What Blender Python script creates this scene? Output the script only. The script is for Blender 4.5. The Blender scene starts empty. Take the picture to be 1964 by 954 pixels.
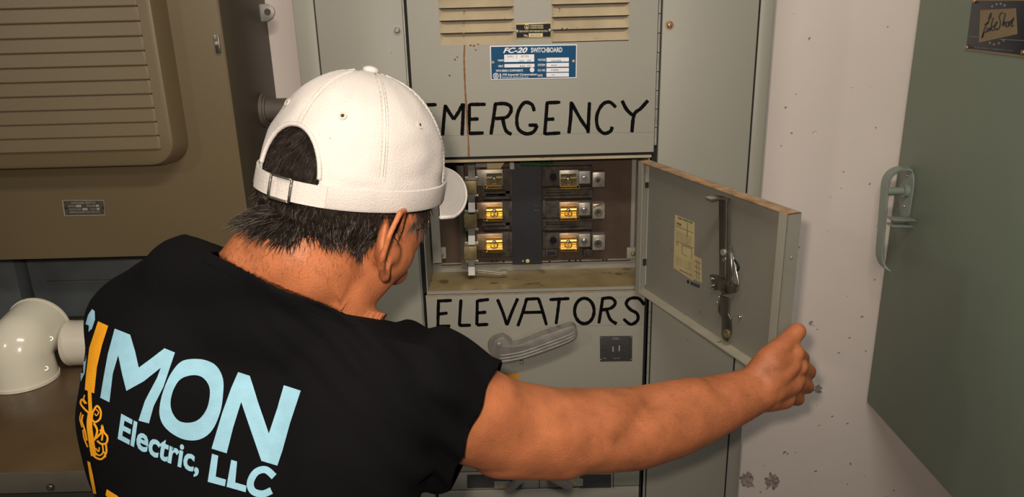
import bpy, bmesh, math, random
import numpy as np
from mathutils import Vector, Matrix, noise
from mathutils.bvhtree import BVHTree
from mathutils.geometry import tessellate_polygon

random.seed(7)
scene = bpy.context.scene
COL = scene.collection

# ---------------------------------------------------------------- camera
FPX, PITCH, ROLL, ZC = 1450.0, math.radians(17.8), math.radians(1.5), 1.72
W_PX, H_PX = 1964.0, 954.0
CAM = Vector((0, 0, ZC))
_d = Vector((0, math.cos(PITCH), -math.sin(PITCH)))
_r0 = Vector((1, 0, 0)); _u0 = Vector((0, math.sin(PITCH), math.cos(PITCH)))
_r = _r0*math.cos(ROLL) - _u0*math.sin(ROLL)
_u = _u0*math.cos(ROLL) + _r0*math.sin(ROLL)
cam_data = bpy.data.cameras.new('camera')
cam_data.sensor_width = 36.0
cam_data.lens = 36.0*FPX/W_PX
cam_data.clip_start = 0.05
cam = bpy.data.objects.new('camera', cam_data)
COL.objects.link(cam)
cam.matrix_world = Matrix(((_r.x, _u.x, -_d.x, CAM.x), (_r.y, _u.y, -_d.y, CAM.y), (_r.z, _u.z, -_d.z, CAM.z), (0, 0, 0, 1)))
scene.camera = cam

# ---------------------------------------------------------------- world, lights, exposure
world = bpy.data.worlds.new('world'); scene.world = world
world.use_nodes = True
world.node_tree.nodes['Background'].inputs[0].default_value = (0.75, 0.82, 1.0, 1)
world.node_tree.nodes['Background'].inputs[1].default_value = 0.25
scene.view_settings.view_transform = 'Standard'
scene.view_settings.look = 'None'
scene.view_settings.gamma = 1.0
scene.view_settings.use_curve_mapping = False
scene.view_settings.exposure = 0.0

def area_light(name, loc, target, size, power, color):
    l = bpy.data.lights.new(name, 'AREA'); l.shape = 'RECTANGLE'
    l.size, l.size_y = size; l.energy = power; l.color = color
    o = bpy.data.objects.new(name, l); COL.objects.link(o)
    o.location = loc
    o.rotation_euler = (Vector(target)-Vector(loc)).to_track_quat('-Z', 'Y').to_euler()
    return o
# ceiling tube fixture, the phone's lamp beside the lens, a work lamp to the left, cool room fill
area_light('ceiling_lamp', (0.10, 0.20, 2.72), (-0.1, 1.5, 1.2), (0.9, 0.15), 14, (1.0, 0.93, 0.80))
area_light('phone_lamp', (-0.035, 0.0, 1.765), (-0.03, 1.5, 1.25), (0.03, 0.03), 9.0, (1.0, 0.86, 0.72))
area_light('work_lamp', (-1.64, -0.29, 2.37), (0.6, 1.3, 1.2), (0.10, 0.10), 5.0, (1.0, 0.93, 0.82))
area_light('room_fill', (0.6, -1.2, 2.7), (0.1, 1.5, 1.0), (1.8, 1.2), 6, (0.72, 0.80, 1.0))

# ---------------------------------------------------------------- pixel -> place helpers
def ray(x, y): return _d*FPX + _r*(x-W_PX/2) + _u*(H_PX/2-y)
def PY(x, y, Y):
    v = ray(x, y); return CAM + v*(Y/v.y)
def PX(x, y, X):
    v = ray(x, y); return CAM + v*(X/v.x)

# ---------------------------------------------------------------- materials
MATS = {}
def mat(name, color, rough=0.5, metal=0.0, var=0.12, vscale=6.0, bump=0.0, bscale=300.0, spots=None, spec=0.5, coat=0.0, sss=0.0):
    if name in MATS: return MATS[name]
    m = bpy.data.materials.new(name); m.use_nodes = True
    nt = m.node_tree; b = nt.nodes['Principled BSDF']
    b.inputs['Roughness'].default_value = rough; b.inputs['Metallic'].default_value = metal
    b.inputs['Specular IOR Level'].default_value = spec
    b.inputs['Coat Weight'].default_value = coat
    if sss:
        b.inputs['Subsurface Weight'].default_value = sss
        b.inputs['Subsurface Radius'].default_value = (0.010, 0.004, 0.002)
        b.inputs['Subsurface Scale'].default_value = 1.0
    tc = nt.nodes.new('ShaderNodeTexCoord')
    n = nt.nodes.new('ShaderNodeTexNoise'); n.inputs['Scale'].default_value = vscale; n.inputs['Detail'].default_value = 6
    nt.links.new(tc.outputs['Object'], n.inputs['Vector'])
    mr = nt.nodes.new('ShaderNodeMapRange'); mr.inputs['From Min'].default_value = 0.3; mr.inputs['From Max'].default_value = 0.7
    mr.inputs['To Min'].default_value = 1-var; mr.inputs['To Max'].default_value = 1+var
    nt.links.new(n.outputs['Fac'], mr.inputs['Value'])
    mx = nt.nodes.new('ShaderNodeVectorMath'); mx.operation = 'SCALE'
    mx.inputs[0].default_value = color[:3]
    nt.links.new(mr.outputs['Result'], mx.inputs['Scale'])
    last = mx.outputs['Vector']
    if spots:   # list of (scale, threshold, colour): small specks of dirt
        for sc, th, c in spots:
            v = nt.nodes.new('ShaderNodeTexNoise'); v.inputs['Scale'].default_value = sc; v.inputs['Detail'].default_value = 3
            nt.links.new(tc.outputs['Object'], v.inputs['Vector'])
            r = nt.nodes.new('ShaderNodeMapRange'); r.inputs['From Min'].default_value = th; r.inputs['From Max'].default_value = th+0.03
            nt.links.new(v.outputs['Fac'], r.inputs['Value'])
            mm = nt.nodes.new('ShaderNodeMix'); mm.data_type = 'RGBA'
            nt.links.new(r.outputs['Result'], mm.inputs['Factor'])
            nt.links.new(last, mm.inputs['A']); mm.inputs['B'].default_value = (*c, 1)
            last = mm.outputs['Result']
    nt.links.new(last, b.inputs['Base Color'])
    if bump:
        n2 = nt.nodes.new('ShaderNodeTexNoise'); n2.inputs['Scale'].default_value = bscale; n2.inputs['Detail'].default_value = 4
        nt.links.new(tc.outputs['Object'], n2.inputs['Vector'])
        bp = nt.nodes.new('ShaderNodeBump'); bp.inputs['Strength'].default_value = bump; bp.inputs['Distance'].default_value = 0.002
        nt.links.new(n2.outputs['Fac'], bp.inputs['Height']); nt.links.new(bp.outputs['Normal'], b.inputs['Normal'])
    MATS[name] = m
    return m

DIRT = (0.06, 0.045, 0.03)
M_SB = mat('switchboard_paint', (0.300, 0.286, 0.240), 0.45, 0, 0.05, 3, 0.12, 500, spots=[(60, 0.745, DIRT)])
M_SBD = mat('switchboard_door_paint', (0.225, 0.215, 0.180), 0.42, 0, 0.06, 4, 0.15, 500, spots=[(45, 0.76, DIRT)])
M_DUST = mat('dusty_louver_paint', (0.42, 0.335, 0.215), 0.75, 0, 0.12, 25, 0.2, 300, spots=[(80, 0.70, (0.12, 0.07, 0.03))])
M_RUSTEDGE = mat('rusty_edge', (0.36, 0.22, 0.12), 0.8, 0, 0.35, 60, 0.3, 400)
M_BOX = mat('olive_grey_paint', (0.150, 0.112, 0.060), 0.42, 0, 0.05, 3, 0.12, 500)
M_BOXD = mat('shaded_box_paint', (0.085, 0.066, 0.045), 0.5, 0, 0.08, 4, 0.1, 400)  # box paint darkened to carry the side's shade; also on carcass, ear hole
M_GREEN = mat('green_cabinet_paint', (0.205, 0.250, 0.190), 0.5, 0, 0.08, 3, 0.12, 450)
M_GREENL = mat('green_handle_paint', (0.24, 0.28, 0.24), 0.4, 0, 0.1, 20, 0.1, 300)
M_BLUEGREY = mat('blue_grey_steel', (0.15, 0.17, 0.18), 0.6, 0, 0.25, 9)
M_TROUGH = mat('wireway_top_paint', (0.105, 0.066, 0.032), 0.30, 0, 0.15, 12, 0.15, 90)
M_BLACK = mat('gap_black', (0.008, 0.008, 0.008), 0.8, 0, 0.0)
M_INK = mat('black_brush_paint', (0.004, 0.004, 0.004), 0.7, 0, 0.1, spec=0.05)
M_STEEL = mat('bright_steel', (0.62, 0.62, 0.60), 0.28, 1.0, 0.15, 40, 0.1, 200)
M_DSTEEL = mat('dark_steel', (0.20, 0.185, 0.155), 0.35, 0.9, 0.12, 30, 0.1, 200)
M_GALV = mat('galvanised', (0.34, 0.33, 0.30), 0.5, 0.45, 0.2, 40, 0.1, 300)
M_ALU = mat('cast_aluminium', (0.36, 0.33, 0.30), 0.42, 0.6, 0.15, 40, 0.15, 400)
M_BRASS = mat('brass_clip', (0.85, 0.56, 0.16), 0.34, 1.0, 0.15, 60)
M_COPPER = mat('tarnished_copper', (0.46, 0.31, 0.19), 0.40, 0.8, 0.25, 70, 0.15, 300)
M_BRONZE = mat('olive_plated_block', (0.25, 0.20, 0.095), 0.45, 0.5, 0.2, 80, 0.1, 300)
M_LUG = mat('lug_metal', (0.40, 0.36, 0.30), 0.4, 0.6, 0.2, 90, 0.1, 300)
M_FIBRE = mat('black_fibre', (0.014, 0.015, 0.020), 0.55, 0, 0.3, 10, 0.1, 200)
M_PHEN = mat('dusty_phenolic', (0.055, 0.043, 0.032), 0.7, 0, 0.55, 70, 0.3, 300)
M_BROWN = mat('brown_back_plate', (0.075, 0.045, 0.028), 0.75, 0, 0.15, 15, 0.1, 200)
M_TRAY = mat('oily_tray', (0.30, 0.225, 0.105), 0.35, 0, 0.25, 14, 0.0, 300, spots=[(22, 0.62, (0.15, 0.095, 0.04))])
M_WHITEP = mat('pvc_white', (0.80, 0.755, 0.62), 0.16, 0, 0.03, 10, spots=[(120, 0.76, (0.3, 0.22, 0.12))])
M_NPBLUE = mat('nameplate_blue', (0.003, 0.068, 0.165), 0.5, 0, 0.1, 30, spec=0.15)
M_NPWHITE = mat('nameplate_white', (0.80, 0.80, 0.84), 0.4, 0, 0.05, 30)
M_NPGREY = mat('nameplate_grey_field', (0.45, 0.46, 0.53), 0.4, 0, 0.1, 200)
M_NPBLACK = mat('nameplate_black', (0.008, 0.008, 0.018), 0.5, 0, 0.1, 30, spec=0.15)
M_NPGOLD = mat('nameplate_gold', (0.55, 0.42, 0.12), 0.35, 0.3, 0.1, 50)
M_NPCREAM = mat('nameplate_cream', (0.62, 0.52, 0.25), 0.45, 0, 0.1, 50)
M_NPDARK = mat('nameplate_dark_grey', (0.045, 0.043, 0.042), 0.5, 0, 0.25, 300)
M_PLOLIVE = mat('nameplate_olive', (0.07, 0.06, 0.045), 0.45, 0, 0.2, 100)
M_PLTXT = mat('nameplate_silver_text', (0.33, 0.31, 0.26), 0.4, 0, 0.1, 100)
M_NAVY = mat('plate_navy', (0.006, 0.008, 0.02), 0.35, 0, 0.2, 20)
M_TAN = mat('plate_tan', (0.22, 0.155, 0.075), 0.4, 0, 0.1, 30)
M_PAPER = mat('yellowed_label', (0.50, 0.41, 0.21), 0.7, 0, 0.08, 40)
M_RUST = mat('rust_run', (0.22, 0.095, 0.025), 0.8, 0, 0.3, 60)
M_PENCIL = mat('pencil_line', (0.17, 0.165, 0.14), 0.7, 0, 0.1)
M_ORANGE = mat('orange_tag', (0.55, 0.25, 0.03), 0.6, 0, 0.1)
M_GREENW = mat('green_wire', (0.03, 0.10, 0.03), 0.5, 0, 0.2)
M_SKIN = mat('skin', (0.43, 0.143, 0.058), 0.48, 0, 0.22, 26, 0.35, 420, spec=0.35, sss=0.12)
M_HAIR = mat('hair_dark', (0.016, 0.011, 0.008), 0.5, 0, 0.4, 80, spec=0.22)
M_HAIRG = mat('hair_grey', (0.16, 0.14, 0.125), 0.45, 0, 0.3, 80)
M_SHIRT = mat('black_cotton', (0.0040, 0.0038, 0.0046), 0.9, 0, 0.15, 5, 0.5, 900, spec=0.10)
M_PBLUE = mat('print_light_blue', (0.27, 0.50, 0.62), 0.8, 0, 0.06, 90, 0.3, 900, spec=0.2)
M_PORANGE = mat('print_orange', (0.85, 0.36, 0.012), 0.8, 0, 0.06, 90, 0.3, 900, spec=0.2)
M_CAP = mat('cap_cotton', (0.55, 0.505, 0.475), 0.9, 0, 0.07, 14, 0.5, 700, spec=0.2)
M_CAPS = mat('cap_stitch', (0.47, 0.43, 0.38), 0.9, 0, 0.1, 60, spec=0.2)
M_CAPIN = mat('cap_eyelet_dark', (0.03, 0.025, 0.02), 0.9)
M_JEAN = mat('dark_denim', (0.03, 0.04, 0.07), 0.85, 0, 0.2, 30, 0.3, 500)
M_BOOT = mat('boot_leather', (0.05, 0.03, 0.02), 0.5)
M_EYE = mat('eye_white', (0.7, 0.68, 0.65), 0.15); M_IRIS = mat('iris_brown', (0.05, 0.025, 0.012), 0.15)
M_FLOOR = mat('concrete_floor', (0.22, 0.21, 0.20), 0.7, 0, 0.2, 3, 0.2, 60)
M_CEIL = mat('ceiling_paint', (0.45, 0.44, 0.42), 0.8, 0, 0.1, 3)

def make_concrete():
    m = mat('painted_concrete', (0.80, 0.70, 0.645), 0.6, 0, 0.05, 2.5, 0.0)
    nt = m.node_tree; b = nt.nodes['Principled BSDF']
    tc = nt.nodes.new('ShaderNodeTexCoord')
    base = b.inputs['Base Color'].links[0].from_socket
    hs = []
    prev = base
    for sc, size, keep in ((24, 0.06, 0.54), (48, 0.09, 0.60), (10, 0.03, 0.50)):
        dis = nt.nodes.new('ShaderNodeTexNoise'); dis.inputs['Scale'].default_value = sc*3
        nt.links.new(tc.outputs['Object'], dis.inputs['Vector'])
        ad = nt.nodes.new('ShaderNodeVectorMath'); ad.operation = 'MULTIPLY_ADD'
        nt.links.new(dis.outputs['Color'], ad.inputs[0]); ad.inputs[1].default_value = (0.4/sc,)*3
        nt.links.new(tc.outputs['Object'], ad.inputs[2])
        v = nt.nodes.new('ShaderNodeTexVoronoi'); v.inputs['Scale'].default_value = sc
        nt.links.new(ad.outputs[0], v.inputs['Vector'])
        d = nt.nodes.new('ShaderNodeMapRange'); d.inputs['From Min'].default_value = size; d.inputs['From Max'].default_value = size*1.6
        d.inputs['To Min'].default_value = 1; d.inputs['To Max'].default_value = 0
        nt.links.new(v.outputs['Distance'], d.inputs['Value'])
        sp = nt.nodes.new('ShaderNodeSeparateColor'); nt.links.new(v.outputs['Color'], sp.inputs[0])
        gt = nt.nodes.new('ShaderNodeMath'); gt.operation = 'GREATER_THAN'; gt.inputs[1].default_value = keep+0.22
        nt.links.new(sp.outputs[0], gt.inputs[0])
        mu = nt.nodes.new('ShaderNodeMath'); mu.operation = 'MULTIPLY'
        nt.links.new(d.outputs[0], mu.inputs[0]); nt.links.new(gt.outputs[0], mu.inputs[1])
        hs.append(mu.outputs[0])
        # only some of the pits hold dark dirt
        g2 = nt.nodes.new('ShaderNodeMath'); g2.operation = 'GREATER_THAN'; g2.inputs[1].default_value = 0.45
        nt.links.new(sp.outputs[1], g2.inputs[0])
        m3 = nt.nodes.new('ShaderNodeMath'); m3.operation = 'MULTIPLY'
        nt.links.new(mu.outputs[0], m3.inputs[0]); nt.links.new(g2.outputs[0], m3.inputs[1])
        m4 = nt.nodes.new('ShaderNodeMath'); m4.operation = 'MULTIPLY'; m4.inputs[1].default_value = 0.7
        nt.links.new(m3.outputs[0], m4.inputs[0])
        mm = nt.nodes.new('ShaderNodeMix'); mm.data_type = 'RGBA'
        nt.links.new(m4.outputs[0], mm.inputs['Factor']); nt.links.new(prev, mm.inputs['A'])
        mm.inputs['B'].default_value = (0.13, 0.10, 0.09, 1); prev = mm.outputs['Result']
    nt.links.new(prev, b.inputs['Base Color'])
    s = nt.nodes.new('ShaderNodeMath'); s.operation = 'MAXIMUM'
    nt.links.new(hs[0], s.inputs[0]); nt.links.new(hs[1], s.inputs[1])
    s2 = nt.nodes.new('ShaderNodeMath'); s2.operation = 'MAXIMUM'
    nt.links.new(s.outputs[0], s2.inputs[0]); nt.links.new(hs[2], s2.inputs[1])
    fine = nt.nodes.new('ShaderNodeTexNoise'); fine.inputs['Scale'].default_value = 30; fine.inputs['Detail'].default_value = 5
    nt.links.new(tc.outputs['Object'], fine.inputs['Vector'])
    c = nt.nodes.new('ShaderNodeMath'); c.operation = 'MULTIPLY_ADD'
    nt.links.new(fine.outputs['Fac'], c.inputs[0]); c.inputs[1].default_value = 0.25
    neg = nt.nodes.new('ShaderNodeMath'); neg.operation = 'MULTIPLY'; neg.inputs[1].default_value = -1
    nt.links.new(s2.outputs[0], neg.inputs[0]); nt.links.new(neg.outputs[0], c.inputs[2])
    bp = nt.nodes.new('ShaderNodeBump'); bp.inputs['Strength'].default_value = 0.6; bp.inputs['Distance'].default_value = 0.003
    nt.links.new(c.outputs[0], bp.inputs['Height']); nt.links.new(bp.outputs['Normal'], b.inputs['Normal'])
    return m
M_CONC = make_concrete()

# ---------------------------------------------------------------- object helpers
def root_of(o):
    while o.parent: o = o.parent
    return o
def obj(name, bm, m, parent=None, smooth=False, origin=None, bev=0.0):
    """link a bmesh given in world coordinates as ONE object"""
    if bev:
        bmesh.ops.remove_doubles(bm, verts=bm.verts, dist=1e-6)
        es = [e for e in bm.edges if len(e.link_faces) == 2 and e.calc_face_angle(0) > 0.6]
        bmesh.ops.bevel(bm, geom=es, offset=bev, segments=2, affect='EDGES', profile=0.5, clamp_overlap=True)
    bmesh.ops.recalc_face_normals(bm, faces=bm.faces)
    off = root_of(parent).location.copy() if parent else Vector(origin or (0, 0, 0))
    bmesh.ops.translate(bm, verts=bm.verts, vec=-off)
    me = bpy.data.meshes.new(name); bm.to_mesh(me); bm.free()
    me.materials.append(m)
    if smooth or bev: me.polygons.foreach_set('use_smooth', [True]*len(me.polygons))
    o = bpy.data.objects.new(name, me); COL.objects.link(o)
    if bev or smooth == 'auto':
        me.set_sharp_from_angle(angle=0.7)
    if parent: o.parent = parent
    else: o.location = off
    return o
def tag(o, label, cat=None, group=None):
    o['label'] = label
    if cat: o['category'] = cat
    if group: o['group'] = group
    return o
def thing(name, label, cat, loc, group=None):
    o = bpy.data.objects.new(name, None); COL.objects.link(o); o.location = loc
    o.empty_display_size = 0.05
    return tag(o, label, cat, group)
def struct(name, bm, m):
    o = obj(name, bm, m); o['kind'] = 'structure'; return o
def B(): return bmesh.new()
def box(bm, a, b):
    a = Vector(a); b = Vector(b); c = (a+b)/2; s = b-a
    bmesh.ops.create_cube(bm, size=1, matrix=Matrix.Translation(c) @ Matrix.Diagonal((abs(s.x), abs(s.y), abs(s.z), 1)))
    return bm
def poly(bm, pts, thick):
    """closed prism over a planar polygon of world points, extruded by the vector thick"""
    thick = Vector(thick); n = len(pts)
    f = [bm.verts.new(p) for p in pts]; b = [bm.verts.new(Vector(p)+thick) for p in pts]
    tri = tessellate_polygon([[Vector(p) for p in pts]]) if n > 4 else None
    if tri:
        for t in tri:
            bm.faces.new([f[i] for i in t]); bm.faces.new([b[i] for i in reversed(t)])
    else:
        bm.faces.new(f); bm.faces.new(list(reversed(b)))
    for i in range(n):
        j = (i+1) % n; bm.faces.new([f[i], b[i], b[j], f[j]])
    return bm
def frame_of(d):
    d = d.normalized(); a = Vector((0, 0, 1)) if abs(d.z) < 0.9 else Vector((1, 0, 0))
    s = d.cross(a).normalized(); return s, s.cross(d).normalized()
def cyl(bm, p0, p1, r0, r1=None, n=16):
    p0 = Vector(p0); p1 = Vector(p1); r1 = r0 if r1 is None else r1
    s, t = frame_of(p1-p0); A = []; Bv = []
    for i in range(n):
        a = 2*math.pi*i/n; v = s*math.cos(a)+t*math.sin(a)
        A.append(bm.verts.new(p0+v*r0)); Bv.append(bm.verts.new(p1+v*r1))
    for i in range(n): bm.faces.new([A[i], A[(i+1) % n], Bv[(i+1) % n], Bv[i]])
    bm.faces.new(list(reversed(A))); bm.faces.new(Bv)
    return bm
def ring(bm, c, axis, ro, ri, h, n=24):
    c = Vector(c); axis = Vector(axis).normalized(); s, t = frame_of(axis); L = []
    for i in range(n):
        a = 2*math.pi*i/n; v = s*math.cos(a)+t*math.sin(a)
        L.append([bm.verts.new(c+v*ro), bm.verts.new(c+v*ro+axis*h), bm.verts.new(c+v*ri+axis*h), bm.verts.new(c+v*ri)])
    for i in range(n):
        p = L[i]; q = L[(i+1) % n]
        for k in range(4): bm.faces.new([p[k], p[(k+1) % 4], q[(k+1) % 4], q[k]])
    return bm
def tube(bm, pts, rad, n=8):
    pts = [Vector(p) for p in pts]; rad = rad if isinstance(rad, (list, tuple)) else [rad]*len(pts)
    rings = []; s = None
    for i, p in enumerate(pts):
        d = (pts[min(i+1, len(pts)-1)]-pts[max(i-1, 0)]).normalized()
        if s is None: s, t = frame_of(d)
        else:
            s = (s-d*s.dot(d)).normalized(); t = s.cross(d)
        rings.append([bm.verts.new(p+(s*math.cos(2*math.pi*k/n)+t*math.sin(2*math.pi*k/n))*rad[i]) for k in range(n)])
    for a, b in zip(rings, rings[1:]):
        for k in range(n): bm.faces.new([a[k], a[(k+1) % n], b[(k+1) % n], b[k]])
    bm.faces.new(list(reversed(rings[0]))); bm.faces.new(rings[-1])
    return bm
def strip(bm, pts, wdir, w, ndir, t):
    """flat bar bent along pts: width w along wdir, thickness t along the bend"""
    pts = [Vector(p) for p in pts]; wd = Vector(wdir).normalized(); R = []
    for i, p in enumerate(pts):
        d = (pts[min(i+1, len(pts)-1)]-pts[max(i-1, 0)]).normalized(); n = wd.cross(d).normalized()
        R.append([bm.verts.new(p+wd*a*w/2+n*b*t/2) for a, b in ((-1, -1), (1, -1), (1, 1), (-1, 1))])
    for a, b in zip(R, R[1:]):
        for k in range(4): bm.faces.new([a[k], a[(k+1) % 4], b[(k+1) % 4], b[k]])
    bm.faces.new(list(reversed(R[0]))); bm.faces.new(R[-1])
    return bm
def ball(bm, c, r, sx=1, sy=1, sz=1, n=16):
    bmesh.ops.create_uvsphere(bm, u_segments=n, v_segments=max(6, n//2), radius=r, matrix=Matrix.Translation(c) @ Matrix.Diagonal((sx, sy, sz, 1)))
    return bm
def screw(bm, c, axis, r, h=None, slot=True):
    """domed slotted screw head; axis points out of the surface"""
    c = Vector(c); ax = Vector(axis).normalized(); h = h or r*0.6
    s, t = frame_of(ax); n = 14; prof = [(1, 0), (1, 0.3), (0.85, 0.75), (0.5, 1.0)]
    L = []
    for rr, hh in prof:
        L.append([bm.verts.new(c+ax*h*hh+(s*math.cos(2*math.pi*k/n)+t*math.sin(2*math.pi*k/n))*r*rr) for k in range(n)])
    for a, b in zip(L, L[1:]):
        for k in range(n): bm.faces.new([a[k], a[(k+1) % n], b[(k+1) % n], b[k]])
    bm.faces.new(L[-1])
    if slot:
        d = (s+t*0.6).normalized(); e = d.cross(ax)
        for sg in (-1, 1):
            q = c+ax*h+e*sg*r*0.38
            poly(bm, [q-d*r*0.45-e*r*0.12, q+d*r*0.45-e*r*0.12, q+d*r*0.45+e*r*0.12, q-d*r*0.45+e*r*0.12], ax*h*0.25)
    return bm
def catmull(pts, k=8, closed=False):
    pts = [Vector(p) for p in pts]; n = len(pts)
    if n < 3: return pts
    out = []
    for i in range(n if closed else n-1):
        g = (lambda j: pts[j % n]) if closed else (lambda j: pts[max(0, min(n-1, j))])
        p0, p1, p2, p3 = g(i-1), g(i), g(i+1), g(i+2)
        for s in range(k):
            t = s/k
            out.append(0.5*((2*p1)+(p2-p0)*t+(2*p0-5*p1+4*p2-p3)*t*t+(3*p1-p0-3*p2+p3)*t**3))
    if not closed: out.append(pts[-1])
    return out
def brush(bm, pts2, w, place, nrm, lift=0.0004, curve=True, closed=False, wob=0.18):
    """one brush stroke: 2-D points through the function place(x, y), a thin raised ribbon with round ends"""
    p = [Vector((a, b, 0)) for a, b in pts2]
    if curve and len(p) > 2: p = catmull(p, 8, closed)
    elif len(p) == 2: p = [p[0].lerp(p[1], i/6) for i in range(7)]
    if closed: p.append(p[0])
    nrm = Vector(nrm)
    prev = None; n = len(p)
    for i, q in enumerate(p):
        d = (p[min(i+1, n-1)]-p[max(i-1, 0)]).normalized()
        if closed and i in (0, n-1): d = (p[1]-p[n-2]).normalized()
        e = Vector((-d.y, d.x, 0)); ww = w*0.5*(1+wob*noise.noise(Vector((q.x*0.06, q.y*0.06, 3.1))))
        if not closed and i in (0, n-1): ww *= 0.75
        a, b = q+e*ww, q-e*ww
        A = place(a.x, a.y); Bp = place(b.x, b.y)
        cur = [bm.verts.new(A), bm.verts.new(A+nrm*lift), bm.verts.new(Bp+nrm*lift), bm.verts.new(Bp)]
        if prev:
            for k in range(4): bm.faces.new([prev[k], prev[(k+1) % 4], cur[(k+1) % 4], cur[k]])
        else: bm.faces.new(cur)
        prev = cur
    bm.faces.new(list(reversed(prev)))
    return bm
def text_bm(txt, size=1.0, offset=0.0, shear=0.0, space=1.0):
    """a word as a flat bmesh with height normalised from the font; returns bm, width"""
    c = bpy.data.curves.new('t', 'FONT'); c.body = txt; c.size = size; c.offset = offset; c.shear = shear; c.space_character = space
    c.resolution_u = 3
    o = bpy.data.objects.new('t', c); COL.objects.link(o)
    dg = bpy.context.evaluated_depsgraph_get(); me = bpy.data.meshes.new_from_object(o.evaluated_get(dg))
    bm = bmesh.new(); bm.from_mesh(me)
    bpy.data.objects.remove(o); bpy.data.curves.remove(c); bpy.data.meshes.remove(me)
    return bm
def put_text(dst, txt, o, ex, ey, width, height, offset=0.0, shear=0.0, cap=None):
    """place a word so that its box starts at o, runs width along ex and height along ey"""
    t = text_bm(txt, 1.0, offset, shear)
    if not t.verts: return
    xs = [v.co.x for v in t.verts]; ys = [v.co.y for v in t.verts]
    x0, x1, y0, y1 = min(xs), max(xs), min(ys), max(ys)
    ex = Vector(ex).normalized(); ey = Vector(ey).normalized(); o = Vector(o)
    mp = {}
    for v in t.verts:
        mp[v] = dst.verts.new(o+ex*(v.co.x-x0)/(x1-x0)*width+ey*(v.co.y-y0)/(y1-y0)*height)
    for f in t.faces: dst.faces.new([mp[v] for v in f.verts])
    t.free()
# ================================================================ SETTING
YW, YS = 1.70, 1.50          # concrete wall, switchboard face
struct('floor', box(B(), (-2.4, -1.8, -0.1), (1.5, 1.8, 0)), M_FLOOR)
struct('ceiling', box(B(), (-2.4, -1.8, 2.9), (1.5, 1.8, 3.0)), M_CEIL)
struct('wall_back', box(B(), (-2.4, YW, 0), (1.5, YW+0.1, 2.9)), M_CONC)
struct('wall_left', box(B(), (-2.5, -1.8, 0), (-2.4, 1.8, 2.9)), M_CEIL)
struct('wall_right', box(B(), (1.5, -1.8, 0), (1.6, 1.8, 2.9)), M_CEIL)
struct('wall_front', box(B(), (-2.4, -1.9, 0), (1.5, -1.8, 2.9)), M_CEIL)
OUT = Vector((0, -1, 0))
for cx_, cy_, rx_ in ((1432, 921, 13), (1481, 923, 13), (1569, 747, 7), (1555, 620, 4)):
    bm = B(); poly(bm, [PY(cx_+rx_*math.cos(a)*(1+0.9*noise.noise(Vector((math.cos(a)*2.2, math.sin(a)*2.2, cx_)))), cy_+rx_*1.15*math.sin(a)*(1+0.9*noise.noise(Vector((math.cos(a)*2.2, math.sin(a)*2.2, cx_)))), YW) for a in [i*math.pi/14 for i in range(28)]], Vector((0, -0.0008, 0)))
    o = obj('chipped_patch', bm, mat('bare_concrete', (0.36, 0.30, 0.27), 0.9, 0, 0.6, 90, 0.9, 90), bpy.data.objects['wall_back'])

# ================================================================ SWITCHBOARD (fixed shell)
XL, XR = -0.186, 0.288       # section opening
ZT, ZB = 1.43, 1.147         # switch compartment top and bottom
sb = thing('switchboard', 'tall grey steel switchboard with louvered top panel lettered EMERGENCY', 'switchboard', (0.05, YW-0.02, 0))
def sbp(name, bm, m, label=None, parent=None, **k):
    o = obj(name, bm, m, parent or sb, **k)
    if label: o['label'] = label
    return o
# carcass behind everything, hollow at the switch compartment
sbp('side_carcass', box(B(), (-0.40, YS+0.012, 0.02), (XL-0.004, YW-0.005, 2.25)), M_BOXD)
sbp('side_carcass', box(B(), (XR+0.004, YS+0.012, 0.02), (0.50, YW-0.005, 2.25)), M_BOXD)
# left filler strip, left stile, right stile, rounded corner post
sbp('side_strip', box(B(), (-0.402, YS, 0.02), (-0.362, YS+0.012, 2.25)), M_SB, bev=0.002)
sbp('stile', box(B(), (-0.3595, YS-0.002, 0.02), (XL-0.009, YS+0.012, 2.25)), M_SB, bev=0.002)
sbp('stile', box(B(), (XR+0.009, YS-0.002, 0.02), (0.4795, YS+0.012, 2.25)), M_SB, bev=0.002)
sbp('corner_post', box(B(), (0.4825, YS+0.003, 0.02), (0.513, YS+0.06, 2.25)), M_SB, 'slightly recessed rounded corner post', bev=0.008)
# seam liners that show black in the joints, and a bright edge strip
for x in (-0.361, XL-0.0045, XR+0.0045, 0.481):
    sbp('seam_strip', box(B(), (x-0.006, YS+0.006, 0.02), (x+0.006, YS+0.0115, 2.25)), M_BLACK)
sbp('edge_strip', box(B(), (XL-0.0085, YS-0.001, 0.6), (XL-0.0062, YS+0.008, 2.25)), M_GALV, 'bright bare steel edge strip')
# piano hinge down the right of the section
for k in range(46):
    z = 0.62+k*0.036
    if ZB-0.02 < z < ZT: continue
    sbp('hinge_knuckle', cyl(B(), (XR+0.004, YS+0.001, z), (XR+0.004, YS+0.001, z+0.0345), 0.0028, n=8), M_GALV if z > ZT else M_SB)
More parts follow.
